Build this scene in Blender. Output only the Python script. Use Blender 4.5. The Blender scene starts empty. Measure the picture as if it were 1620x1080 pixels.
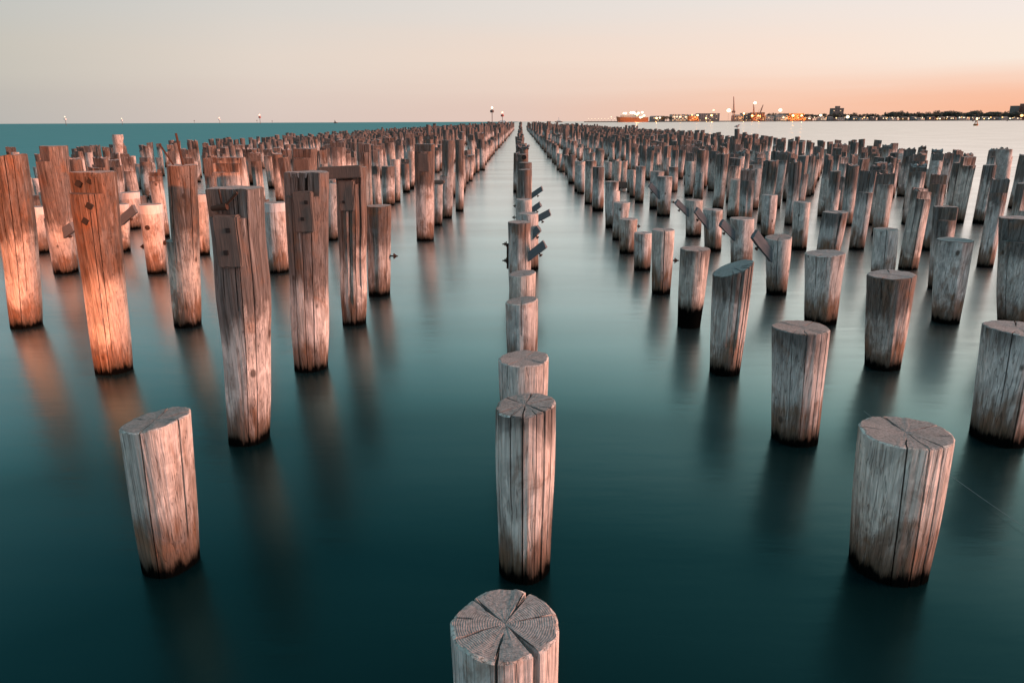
import bpy, bmesh, math, random
import numpy as np
from mathutils import Vector, Matrix

S = bpy.context.scene
COL = S.collection
R = math.radians

# ------------------------------------------------------------------ camera
H = 3.0                                  # eye height above the water
F = 1100.0                               # focal length in pixels of a 1620 px wide frame
PITCH, YAW, ROLL = math.atan((540 - 192.6) / F), -0.0130, 0.0043
fwd = Vector((math.sin(YAW) * math.cos(PITCH), math.cos(YAW) * math.cos(PITCH), -math.sin(PITCH)))
rgt0 = Vector((math.cos(YAW), -math.sin(YAW), 0))
up0 = rgt0.cross(fwd)
rgt = rgt0 * math.cos(ROLL) - up0 * math.sin(ROLL)
upv = up0 * math.cos(ROLL) + rgt0 * math.sin(ROLL)
cam = bpy.data.cameras.new('camera')
cam.sensor_width = 36.0
cam.lens = 36.0 * F / 1620.0
cam.clip_start, cam.clip_end = 0.1, 60000
camo = bpy.data.objects.new('camera', cam)
camo.matrix_world = Matrix(((rgt.x, upv.x, -fwd.x, 0), (rgt.y, upv.y, -fwd.y, 0), (rgt.z, upv.z, -fwd.z, H), (0, 0, 0, 1)))
COL.objects.link(camo)
S.camera = camo
EYE = Vector((0, 0, H))

def ray(x, y):
    return rgt * ((x - 810) / F) + upv * ((540 - y) / F) + fwd
def water_at(x, y, z0=0.0):
    d = ray(x, y)
    return EYE + d * ((H - z0) / -d.z)
def at_depth(x, y, Y):
    d = ray(x, y)
    return EYE + d * (Y / d.y)
def project(p):
    v = Vector(p) - EYE
    z = v.dot(fwd)
    return 810 + F * v.dot(rgt) / z, 540 - F * v.dot(upv) / z, z

# ------------------------------------------------------------------ world: dusk sky
SUN_AZ, SUN_EL = R(96), R(14)            # azimuth clockwise from +Y (to the right of the picture)
W = bpy.data.worlds.new('World')
S.world = W
W.use_nodes = True
nt = W.node_tree
nt.nodes.clear()
def N(t, typ, **kw):
    n = t.nodes.new(typ)
    for k, v in kw.items():
        setattr(n, k, v)
    return n
def mathn(t, op, a, b=None, clamp=False):
    n = N(t, 'ShaderNodeMath', operation=op, use_clamp=clamp)
    for i, v in enumerate((a, b)):
        if v is None: continue
        if isinstance(v, (int, float)): n.inputs[i].default_value = v
        else: t.links.new(v, n.inputs[i])
    return n.outputs[0]
def ramp(t, fac, stops, interp='LINEAR'):
    n = N(t, 'ShaderNodeValToRGB')
    cr = n.color_ramp
    cr.interpolation = interp
    while len(cr.elements) > 1: cr.elements.remove(cr.elements[-1])
    for i, (p, c) in enumerate(stops):
        e = cr.elements[0] if i == 0 else cr.elements.new(p)
        e.position = p
        e.color = (*c, 1) if len(c) == 3 else c
    if fac is not None: t.links.new(fac, n.inputs[0])
    return n.outputs[0]
def mixc(t, fac, a, b, blend='MIX'):
    n = N(t, 'ShaderNodeMix', data_type='RGBA', blend_type=blend)
    n.clamp_factor = True
    for sock, v in ((n.inputs[0], fac), (n.inputs[6], a), (n.inputs[7], b)):
        if isinstance(v, (int, float)): sock.default_value = v
        elif isinstance(v, tuple): sock.default_value = (*v, 1)
        else: t.links.new(v, sock)
    return n.outputs[2]
def smooth(t, v, lo, hi):
    n = N(t, 'ShaderNodeMapRange', interpolation_type='SMOOTHSTEP')
    t.links.new(v, n.inputs[0])
    n.inputs[1].default_value, n.inputs[2].default_value = lo, hi
    return n.outputs[0]
tc = N(nt, 'ShaderNodeTexCoord')
sx = N(nt, 'ShaderNodeSeparateXYZ')
nt.links.new(tc.outputs['Generated'], sx.inputs[0])
az = mathn(nt, 'ARCTAN2', sx.outputs[0], sx.outputs[1])
azf = mathn(nt, 'MULTIPLY_ADD', az, 1 / (2 * math.pi))
azf.node.inputs[2].default_value = 0.5
# faint drifting bands near the horizon
mp = N(nt, 'ShaderNodeMapping')
mp.inputs['Scale'].default_value = (1.6, 1.6, 26)
nt.links.new(tc.outputs['Generated'], mp.inputs[0])
nz = N(nt, 'ShaderNodeTexNoise')
nz.inputs['Scale'].default_value, nz.inputs['Detail'].default_value = 1.6, 3
nt.links.new(mp.outputs[0], nz.inputs['Vector'])
el = mathn(nt, 'ADD', sx.outputs[2], mathn(nt, 'MULTIPLY', mathn(nt, 'SUBTRACT', nz.outputs[0], 0.5), 0.036))
P = lambda deg: deg / 360 + 0.5
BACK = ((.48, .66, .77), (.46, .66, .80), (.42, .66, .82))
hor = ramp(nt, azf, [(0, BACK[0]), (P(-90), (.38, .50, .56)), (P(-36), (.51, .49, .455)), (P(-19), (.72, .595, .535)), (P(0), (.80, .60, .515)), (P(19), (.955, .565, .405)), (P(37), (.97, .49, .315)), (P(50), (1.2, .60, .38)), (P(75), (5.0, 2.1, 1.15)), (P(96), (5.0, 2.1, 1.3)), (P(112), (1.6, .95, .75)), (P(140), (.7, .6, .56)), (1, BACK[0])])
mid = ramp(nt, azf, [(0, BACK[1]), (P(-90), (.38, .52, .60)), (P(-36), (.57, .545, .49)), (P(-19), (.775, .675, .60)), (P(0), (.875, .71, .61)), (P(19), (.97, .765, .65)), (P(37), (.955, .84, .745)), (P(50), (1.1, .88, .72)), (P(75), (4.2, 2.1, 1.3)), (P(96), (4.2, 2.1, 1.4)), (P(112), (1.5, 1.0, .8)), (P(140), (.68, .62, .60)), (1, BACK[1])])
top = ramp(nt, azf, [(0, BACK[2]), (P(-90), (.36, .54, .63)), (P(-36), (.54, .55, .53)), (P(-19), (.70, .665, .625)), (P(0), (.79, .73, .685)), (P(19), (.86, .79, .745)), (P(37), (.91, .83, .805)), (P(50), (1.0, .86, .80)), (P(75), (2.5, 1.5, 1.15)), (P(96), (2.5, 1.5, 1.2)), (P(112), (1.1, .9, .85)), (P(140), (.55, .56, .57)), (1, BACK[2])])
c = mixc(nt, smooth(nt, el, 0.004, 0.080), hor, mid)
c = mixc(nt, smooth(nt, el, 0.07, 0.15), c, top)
hi1 = ramp(nt, azf, [(0, (.42, .60, .70)), (P(-70), (.36, .52, .56)), (P(-26), (.22, .45, .49)), (P(-4), (.66, .82, .80)), (P(10), (1.0, 1.06, 1.0)), (P(27), (1.7, 1.55, 1.38)), (P(90), (1.7, 1.35, 1.15)), (P(125), (.6, .7, .75)), (1, (.42, .60, .70))])
hi2 = ramp(nt, azf, [(0, (.20, .45, .55)), (P(-70), (.15, .42, .50)), (P(-26), (.14, .41, .47)), (P(-4), (.21, .53, .58)), (P(12), (.28, .60, .64)), (P(27), (.42, .66, .68)), (P(90), (.5, .66, .68)), (P(125), (.26, .5, .58)), (1, (.20, .45, .55))])
c = mixc(nt, smooth(nt, el, 0.15, 0.34), c, hi1)
c = mixc(nt, smooth(nt, el, 0.34, 0.60), c, hi2)
c = mixc(nt, smooth(nt, el, 0.6, 1.0), c, (.20, .36, .40))
sky = N(nt, 'ShaderNodeTexSky', sky_type='NISHITA', sun_disc=False, sun_elevation=R(1.5), sun_rotation=SUN_AZ)
bg1, bg2 = N(nt, 'ShaderNodeBackground'), N(nt, 'ShaderNodeBackground')
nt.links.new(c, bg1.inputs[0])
nt.links.new(sky.outputs[0], bg2.inputs[0])
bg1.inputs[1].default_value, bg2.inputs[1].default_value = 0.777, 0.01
ad = N(nt, 'ShaderNodeAddShader')
wo = N(nt, 'ShaderNodeOutputWorld')
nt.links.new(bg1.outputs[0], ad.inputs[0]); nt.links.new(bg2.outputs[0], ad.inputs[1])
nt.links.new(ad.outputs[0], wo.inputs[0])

sl = bpy.data.lights.new('afterglow_sun', 'SUN')
sl.energy, sl.angle, sl.color = 5.0, R(24), (1.0, .43, .31)
so = bpy.data.objects.new('afterglow_sun', sl)
sd = Vector((math.sin(SUN_AZ) * math.cos(SUN_EL), math.cos(SUN_AZ) * math.cos(SUN_EL), math.sin(SUN_EL)))
so.rotation_euler = sd.to_track_quat('Z', 'Y').to_euler()
COL.objects.link(so)

# the sodium lamp on the promenade, left of and behind the viewer, that colours the left piles
ll = bpy.data.lights.new('promenade_lamp', 'SPOT')
ll.energy, ll.color, ll.spot_size, ll.spot_blend, ll.shadow_soft_size = 23000, (1.0, .22, .04), R(46), 1.0, 0.25
lo = bpy.data.objects.new('promenade_lamp', ll)
lo.location = (-4.5, -7.0, 5.5)
lo.rotation_euler = (Vector((-4.5, -7.0, 5.5)) - Vector((-9.0, 10.5, 0.8))).to_track_quat('Z', 'Y').to_euler()
COL.objects.link(lo)

S.view_settings.view_transform = 'Standard'
S.view_settings.look = 'None'
S.view_settings.exposure = 0.32
S.view_settings.gamma = 1
S.cycles.max_bounces = 6
S.cycles.use_denoising = True

# ------------------------------------------------------------------ helpers
def tag(o, label=None, cat=None, group=None, kind=None):
    for k, v in (('label', label), ('category', cat), ('group', group), ('kind', kind)):
        if v: o[k] = v
    return o
def mesh_obj(name, verts, faces, mats, parent=None, smooth_angle=None, fmat=None):
    me = bpy.data.meshes.new(name)
    me.from_pydata([tuple(v) for v in verts], [], faces)
    for m in (mats if isinstance(mats, (list, tuple)) else [mats]): me.materials.append(m)
    if fmat is not None: me.polygons.foreach_set('material_index', fmat)
    if smooth_angle is not None:
        me.polygons.foreach_set('use_smooth', [True] * len(me.polygons))
        me.set_sharp_from_angle(angle=R(smooth_angle))
    me.update()
    o = bpy.data.objects.new(name, me)
    COL.objects.link(o)
    if parent: o.parent = parent
    return o
class MB:
    def __init__(s): s.v, s.f = [], []
    def add(s, v, f):
        b = len(s.v); s.v += [tuple(x) for x in v]; s.f += [tuple(b + i for i in q) for q in f]; return s
    def box(s, c, d, M=None, bev=0.0):
        hx, hy, hz = d[0] / 2, d[1] / 2, d[2] / 2
        bm = bmesh.new()
        bmesh.ops.create_cube(bm, size=1)
        for v in bm.verts: v.co = Vector((v.co.x * d[0], v.co.y * d[1], v.co.z * d[2]))
        if bev: bmesh.ops.bevel(bm, geom=bm.edges[:], offset=bev, segments=2, affect='EDGES')
        M = M or Matrix.Identity(4)
        vs = [M @ (v.co + Vector((0, 0, 0))) + Vector(c) for v in bm.verts]
        for i, v in enumerate(bm.verts): v.index = i
        fs = [[v.index for v in f.verts] for f in bm.faces]
        bm.free()
        return s.add(vs, fs)
    def tube(s, a, b, r, r2=None, n=8, caps=True):
        a, b = Vector(a), Vector(b); r2 = r if r2 is None else r2
        q = (b - a).to_track_quat('Z', 'Y')
        v = []
        for p, rr in ((a, r), (b, r2)):
            for i in range(n):
                t = 2 * math.pi * i / n
                v.append(p + q @ Vector((rr * math.cos(t), rr * math.sin(t), 0)))
        f = [(i, (i + 1) % n, n + (i + 1) % n, n + i) for i in range(n)]
        if caps: f += [tuple(range(n - 1, -1, -1)), tuple(range(n, 2 * n))]
        return s.add(v, f)
    def lathe(s, prof, n=16, c=(0, 0, 0)):
        v, f = [], []
        for r, z in prof:
            for i in range(n):
                t = 2 * math.pi * i / n
                v.append((c[0] + r * math.cos(t), c[1] + r * math.sin(t), c[2] + z))
        for k in range(len(prof) - 1):
            for i in range(n):
                f.append((k * n + i, k * n + (i + 1) % n, (k + 1) * n + (i + 1) % n, (k + 1) * n + i))
        f.append(tuple(range(n - 1, -1, -1)))
        f.append(tuple(range((len(prof) - 1) * n, len(prof) * n)))
        return s.add(v, f)
    def ball(s, c, r, sc=(1, 1, 1), sub=2):
        bm = bmesh.new(); bmesh.ops.create_icosphere(bm, subdivisions=sub, radius=r)
        vs = [Vector(c) + Vector((v.co.x * sc[0], v.co.y * sc[1], v.co.z * sc[2])) for v in bm.verts]
        for i, v in enumerate(bm.verts): v.index = i
        fs = [[v.index for v in f.verts] for f in bm.faces]
        bm.free(); return s.add(vs, fs)
    def build(s, name, mat, parent=None, smooth_angle=None):
        return mesh_obj(name, s.v, s.f, mat, parent, smooth_angle)
def empty(name, loc=(0, 0, 0), rz=0):
    o = bpy.data.objects.new(name, None)
    o.empty_display_size = 0.2
    o.location = loc; o.rotation_euler = (0, 0, rz)
    COL.objects.link(o)
    return o

# ------------------------------------------------------------------ materials
def new_mat(name):
    m = bpy.data.materials.new(name); m.use_nodes = True
    t = m.node_tree
    return m, t, t.nodes['Principled BSDF']
def noise(t, vec, scale, detail=3, rough=.55, dim='3D', dist=0):
    n = N(t, 'ShaderNodeTexNoise', noise_dimensions=dim)
    n.inputs['Scale'].default_value, n.inputs['Detail'].default_value, n.inputs['Roughness'].default_value = scale, detail, rough
    n.inputs['Distortion'].default_value = dist
    if vec is not None: t.links.new(vec, n.inputs['Vector'])
    return n.outputs[0]
def mapped(t, vec, scale, loc=None):
    n = N(t, 'ShaderNodeMapping'); n.inputs['Scale'].default_value = scale
    t.links.new(vec, n.inputs[0])
    if loc is not None: t.links.new(loc, n.inputs['Location'])
    return n.outputs[0]
def simple(name, col, rough=.7, metal=0, nscale=3, namt=.35):
    m, t, b = new_mat(name)
    tc = N(t, 'ShaderNodeTexCoord')
    f = noise(t, tc.outputs['Object'], nscale, 4)
    c = mixc(t, f, tuple(x * (1 - namt) for x in col), tuple(min(1, x * (1 + namt)) for x in col))
    t.links.new(c, b.inputs['Base Color'])
    b.inputs['Roughness'].default_value, b.inputs['Metallic'].default_value = rough, metal
    return m
def emis(name, col, strength, base=(.2, .2, .2)):
    m, t, b = new_mat(name)
    b.inputs['Base Color'].default_value = (*base, 1)
    b.inputs['Emission Color'].default_value = (*col, 1)
    b.inputs['Emission Strength'].default_value = strength
    return m

def wood_side():
    m, t, b = new_mat('weathered_pile_wood')
    L = t.links.new
    tc = N(t, 'ShaderNodeTexCoord'); geo = N(t, 'ShaderNodeNewGeometry'); oi = N(t, 'ShaderNodeObjectInfo')
    pz = N(t, 'ShaderNodeSeparateXYZ'); L(geo.outputs['Position'], pz.inputs[0])
    oc = N(t, 'ShaderNodeSeparateColor'); L(oi.outputs['Color'], oc.inputs[0])
    isl = geo.outputs['Random Per Island']
    off = N(t, 'ShaderNodeCombineXYZ')
    o1 = mathn(t, 'MULTIPLY', oi.outputs['Random'], 37.0)
    L(o1, off.inputs[0]); L(mathn(t, 'MULTIPLY', isl, 51.0), off.inputs[1]); L(o1, off.inputs[2])
    base = N(t, 'ShaderNodeVectorMath', operation='ADD'); L(tc.outputs['Object'], base.inputs[0]); L(off.outputs[0], base.inputs[1])
    v = base.outputs[0]
    grain = noise(t, mapped(t, v, (60, 60, 2.2)), 1.0, 5, .65)          # fine vertical grain
    streak = noise(t, mapped(t, v, (16, 16, 0.9)), 1.0, 4, .6)          # broad streaks
    blot = noise(t, mapped(t, v, (3.2, 3.2, 2.0)), 1.0, 4, .6, dist=.6)  # blotches
    fine = noise(t, v, 70, 3, .6)
    # tidal zones by real height above the water, broken up by the grain
    wob = mathn(t, 'ADD', mathn(t, 'MULTIPLY', mathn(t, 'SUBTRACT', streak, .5), .75), mathn(t, 'MULTIPLY', mathn(t, 'SUBTRACT', blot, .5), .9))
    h = mathn(t, 'ADD', pz.outputs[2], wob)
    dark0 = mathn(t, 'ADD', mathn(t, 'MULTIPLY', oc.outputs[0], 4.0), mathn(t, 'MULTIPLY', mathn(t, 'SUBTRACT', isl, .5), .35))
    up = mathn(t, 'SUBTRACT', h, dark0)
    fup = smooth(t, up, -.20, .22)
    low = smooth(t, h, .22, .56)
    bleached = mixc(t, blot, (.58, .56, .545), (.88, .865, .85))
    brown = mixc(t, streak, (.10, .062, .044), (.32, .205, .145))
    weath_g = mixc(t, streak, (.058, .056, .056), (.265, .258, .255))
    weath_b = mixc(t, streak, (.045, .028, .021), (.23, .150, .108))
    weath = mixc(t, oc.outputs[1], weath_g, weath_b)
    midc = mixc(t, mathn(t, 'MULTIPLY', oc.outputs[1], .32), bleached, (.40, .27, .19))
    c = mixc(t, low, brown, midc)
    c = mixc(t, fup, c, weath)
    # each stick has its own age: greyer or browner, lighter or darker
    tone = ramp(t, mathn(t, 'FRACT', mathn(t, 'ADD', mathn(t, 'MULTIPLY', oi.outputs['Random'], 7.3), mathn(t, 'MULTIPLY', isl, 3.1))), [(0, (.84, .83, .82)), (.3, (1.05, 1.04, 1.03)), (.55, (.95, .84, .74)), (.8, (1.16, 1.14, 1.12)), (1, (.90, .88, .88))])
    c = mixc(t, .6, c, tone, 'MULTIPLY')
    # dark rain streaks running down from the head
    run = noise(t, mapped(t, v, (22, 22, .55)), 1.0, 4, .62, dist=.3)
    rm = mathn(t, 'MULTIPLY', ramp(t, run, [(.50, (0, 0, 0)), (.63, (1, 1, 1))]), smooth(t, up, -.30, .25))
    c = mixc(t, mathn(t, 'MULTIPLY', rm, .72), c, (.045, .038, .034))
    pale = ramp(t, run, [(.33, (1, 1, 1)), (.42, (0, 0, 0))])
    c = mixc(t, mathn(t, 'MULTIPLY', pale, .35), c, (.62, .60, .58))
    # rusty and blue-grey patches, big and uneven
    big = noise(t, mapped(t, v, (2.6, 2.6, 1.3)), 1.0, 5, .68, dist=.9)
    c = mixc(t, mathn(t, 'MULTIPLY', ramp(t, big, [(.53, (0, 0, 0)), (.64, (1, 1, 1))]), .58), c, (.24, .122, .068))
    c = mixc(t, mathn(t, 'MULTIPLY', ramp(t, big, [(.34, (1, 1, 1)), (.45, (0, 0, 0))]), .50), c, (.20, .215, .225))
    # grey and brown water stains with edges of their own
    st = ramp(t, blot, [(.40, (0, 0, 0)), (.47, (1, 1, 1)), (.55, (1, 1, 1)), (.60, (0, 0, 0))])
    c = mixc(t, mathn(t, 'MULTIPLY', st, .32), c, (.16, .155, .152))
    c = mixc(t, 1.0, c, ramp(t, grain, [(.30, (.42, .40, .38)), (.46, (.86, .85, .84)), (.60, (1.04, 1.04, 1.04)), (.75, (1.22, 1.22, 1.22))]), 'MULTIPLY')
    # hairline cracks along the grain
    hair = noise(t, mapped(t, v, (34, 34, .55)), 1.0, 2, .5)
    hc = ramp(t, hair, [(.485, (0, 0, 0)), (.497, (1, 1, 1)), (.503, (1, 1, 1)), (.515, (0, 0, 0))])
    c = mixc(t, mathn(t, 'MULTIPLY', hc, .55), c, (.035, .026, .022))
    # knots and bolt stains
    vo = N(t, 'ShaderNodeTexVoronoi'); vo.inputs['Scale'].default_value = 2.3
    L(mapped(t, v, (1.2, 1.2, .8)), vo.inputs['Vector'])
    kn = ramp(t, vo.outputs['Distance'], [(.06, (1, 1, 1)), (.10, (0, 0, 0))])
    c = mixc(t, mathn(t, 'MULTIPLY', kn, .8), c, (.05, .032, .024))
    # wet, weed-blackened foot
    rag = mathn(t, 'ADD', pz.outputs[2], mathn(t, 'MULTIPLY', mathn(t, 'SUBTRACT', noise(t, mapped(t, v, (16, 16, 3.0)), 1.0, 5, .65), .5), .24))
    wet = mathn(t, 'SUBTRACT', rag, mathn(t, 'MULTIPLY', oc.outputs[2], .5))
    # salt-white or painted cap on some stubs
    cap = smooth(t, mathn(t, 'SUBTRACT', mathn(t, 'ADD', pz.outputs[2], mathn(t, 'MULTIPLY', mathn(t, 'SUBTRACT', streak, .5), .05)), mathn(t, 'MULTIPLY', oi.outputs['Alpha'], 4.0)), -.19, -.165)
    c = mixc(t, mathn(t, 'MULTIPLY', cap, .75), c, mixc(t, blot, (.55, .55, .56), (.80, .79, .78)))
    fs_ = smooth(t, wet, .0, .16)
    c = mixc(t, mathn(t, 'MULTIPLY', mathn(t, 'SUBTRACT', 1.0, fs_), .62), c, (.030, .026, .016))
    fw = smooth(t, wet, -.045, .045)
    c = mixc(t, fw, (.0022, .0026, .0025), c)
    L(c, b.inputs['Base Color'])
    L(mathn(t, 'MULTIPLY_ADD', fw, .30), b.inputs['Roughness']); b.inputs['Roughness'].links[0].from_node.inputs[2].default_value = .58
    L(mathn(t, 'MULTIPLY', fw, .2), b.inputs['Specular IOR Level'])
    bp = N(t, 'ShaderNodeBump'); bp.inputs['Strength'].default_value = .75; bp.inputs['Distance'].default_value = .012
    hh = mathn(t, 'ADD', mathn(t, 'ADD', mathn(t, 'MULTIPLY', grain, 1.3), mathn(t, 'MULTIPLY', fine, .22)), mathn(t, 'MULTIPLY', hc, -.7))
    L(hh, bp.inputs['Height']); L(bp.outputs[0], b.inputs['Normal'])
    return m
def wood_end():
    m, t, b = new_mat('sawn_end_grain')
    L = t.links.new
    tc = N(t, 'ShaderNodeTexCoord'); oi = N(t, 'ShaderNodeObjectInfo')
    n1 = noise(t, tc.outputs['Object'], 7, 5, .6)
    n2 = noise(t, tc.outputs['Object'], 60, 3, .6)
    sep = N(t, 'ShaderNodeSeparateXYZ'); L(tc.outputs['Object'], sep.inputs[0])
    rr = mathn(t, 'SQRT', mathn(t, 'ADD', mathn(t, 'POWER', sep.outputs[0], 2), mathn(t, 'POWER', sep.outputs[1], 2)))
    ring = mathn(t, 'SINE', mathn(t, 'ADD', mathn(t, 'MULTIPLY', rr, 700), mathn(t, 'MULTIPLY', n1, 26)))
    ring = mathn(t, 'MULTIPLY_ADD', ring, .5); ring.node.inputs[2].default_value = .5
    c = mixc(t, n1, (.19, .195, .20), (.40, .405, .41))
    c = mixc(t, mathn(t, 'MULTIPLY', oi.outputs['Random'], .5), c, (.30, .21, .17))
    c = mixc(t, 1.0, c, ramp(t, ring, [(0, (.90, .90, .90)), (1, (1.03, 1.03, 1.03))]), 'MULTIPLY')
    c = mixc(t, 1.0, c, ramp(t, n2, [(.3, (.6, .6, .6)), (.6, (1.1, 1.1, 1.1))]), 'MULTIPLY')
    L(c, b.inputs['Base Color']); b.inputs['Roughness'].default_value = .92; b.inputs['Specular IOR Level'].default_value = .2
    bp = N(t, 'ShaderNodeBump'); bp.inputs['Strength'].default_value = .6; bp.inputs['Distance'].default_value = .008
    L(mathn(t, 'ADD', n2, mathn(t, 'MULTIPLY', ring, .25)), bp.inputs['Height']); L(bp.outputs[0], b.inputs['Normal'])
    return m
def plank_mat(name, c0, c1, axis_scale):
    m, t, b = new_mat(name)
    tc = N(t, 'ShaderNodeTexCoord')
    g = noise(t, mapped(t, tc.outputs['Object'], axis_scale), 1.0, 5, .65)
    bl = noise(t, tc.outputs['Object'], 4, 4)
    c = mixc(t, g, c0, c1)
    c = mixc(t, mathn(t, 'MULTIPLY', bl, .5), c, tuple(x * .5 for x in c0))
    t.links.new(c, b.inputs['Base Color']); b.inputs['Roughness'].default_value = .9; b.inputs['Specular IOR Level'].default_value = .2
    bp = N(t, 'ShaderNodeBump'); bp.inputs['Strength'].default_value = .7; bp.inputs['Distance'].default_value = .01
    t.links.new(g, bp.inputs['Height']); t.links.new(bp.outputs[0], b.inputs['Normal'])
    return m
M_SIDE, M_END = wood_side(), wood_end()
M_PLANK = plank_mat('grey_brace_timber', (.085, .095, .105), (.25, .27, .29), (3, 50, 50))
M_CLEAT = plank_mat('brown_cleat_timber', (.055, .046, .042), (.22, .185, .165), (50, 50, 3))
M_RUST = simple('rusted_iron', (.055, .028, .018), .85, .3, 30, .5)
M_DARK = simple('black_bolt_hole', (.012, .010, .009), .9)

def water_mat():
    """Long-exposure sea: a dark teal body under a soft reflection that grows with grazing angle."""
    m, t, b = new_mat('sea_water')
    L = t.links.new
    t.nodes.remove(b)
    out = [n for n in t.nodes if n.type == 'OUTPUT_MATERIAL'][0]
    geo = N(t, 'ShaderNodeNewGeometry')
    pos = geo.outputs['Position']
    sp = N(t, 'ShaderNodeSeparateXYZ'); L(pos, sp.inputs[0])
    patch = noise(t, mapped(t, pos, (.012, .05, 1)), 1.0, 4, .6)
    swell = noise(t, mapped(t, pos, (.10, .42, 1)), 1.0, 4, .55)
    streaks = noise(t, mapped(t, pos, (.9, 4.2, 1)), 1.0, 4, .6)
    open_sea = smooth(t, mathn(t, 'ADD', sp.outputs[0], mathn(t, 'MULTIPLY', patch, 10)), -6, -34)
    w2 = noise(t, mapped(t, pos, (.35, 1.1, 1)), 1.0, 3, .5)
    bp = N(t, 'ShaderNodeBump'); bp.inputs['Strength'].default_value = .09; bp.inputs['Distance'].default_value = .05
    L(mathn(t, 'ADD', streaks, mathn(t, 'MULTIPLY', w2, 1.5)), bp.inputs['Height'])
    body = N(t, 'ShaderNodeBsdfDiffuse')
    L(mixc(t, open_sea, (.0014, .0105, .0122), (.016, .155, .17)), body.inputs['Color'])
    gl = N(t, 'ShaderNodeBsdfGlossy')
    lw = N(t, 'ShaderNodeLayerWeight'); lw.inputs['Blend'].default_value = .5
    tint = ramp(t, lw.outputs['Facing'], [(0, (.10, .62, .72)), (.45, (.28, .78, .84)), (.53, (.46, .86, .90)), (.62, (.52, .89, .92)), (.75, (.86, .99, 1.0)), (.90, (1, 1, 1)), (1, (1, .965, .935))])
    L(mixc(t, open_sea, tint, (.50, .80, .86)), gl.inputs['Color'])
    rg = mathn(t, 'ADD', mathn(t, 'MULTIPLY', swell, .08), .215)
    L(mathn(t, 'ADD', rg, mathn(t, 'MULTIPLY', open_sea, .28)), gl.inputs['Roughness'])
    L(bp.outputs[0], gl.inputs['Normal'])
    f = ramp(t, lw.outputs['Facing'], [(0, (.02,) * 3), (.30, (.024,) * 3), (.45, (.055,) * 3), (.53, (.105,) * 3), (.60, (.155,) * 3), (.74, (.50,) * 3), (.88, (.83,) * 3), (.955, (.80,) * 3), (1, (.72,) * 3)])
    f = mathn(t, 'MULTIPLY', f, mathn(t, 'ADD', mathn(t, 'MULTIPLY', mathn(t, 'SUBTRACT', swell, .5), .40), 1.0))
    f = mathn(t, 'MULTIPLY', f, mathn(t, 'ADD', mathn(t, 'MULTIPLY', open_sea, -.72), 1.0), True)
    mx = N(t, 'ShaderNodeMixShader')
    L(f, mx.inputs[0]); L(body.outputs[0], mx.inputs[1]); L(gl.outputs[0], mx.inputs[2]); L(mx.outputs[0], out.inputs[0])
    return m
M_WATER = water_mat()

# ------------------------------------------------------------------ setting: water
wv, wf = [], []
xs = [-40000, -4000, -400, -60, 0, 60, 400, 4000, 40000]
ys = [-300, -20, 0, 30, 120, 500, 3000, 12000, 45000]
for y in ys:
    for x in xs: wv.append((x, y, 0))
n = len(xs)
for j in range(len(ys) - 1):
    for i in range(n - 1): wf.append((j * n + i, j * n + i + 1, (j + 1) * n + i + 1, (j + 1) * n + i))
tag(mesh_obj('water', wv, wf, M_WATER), kind='structure')

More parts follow.
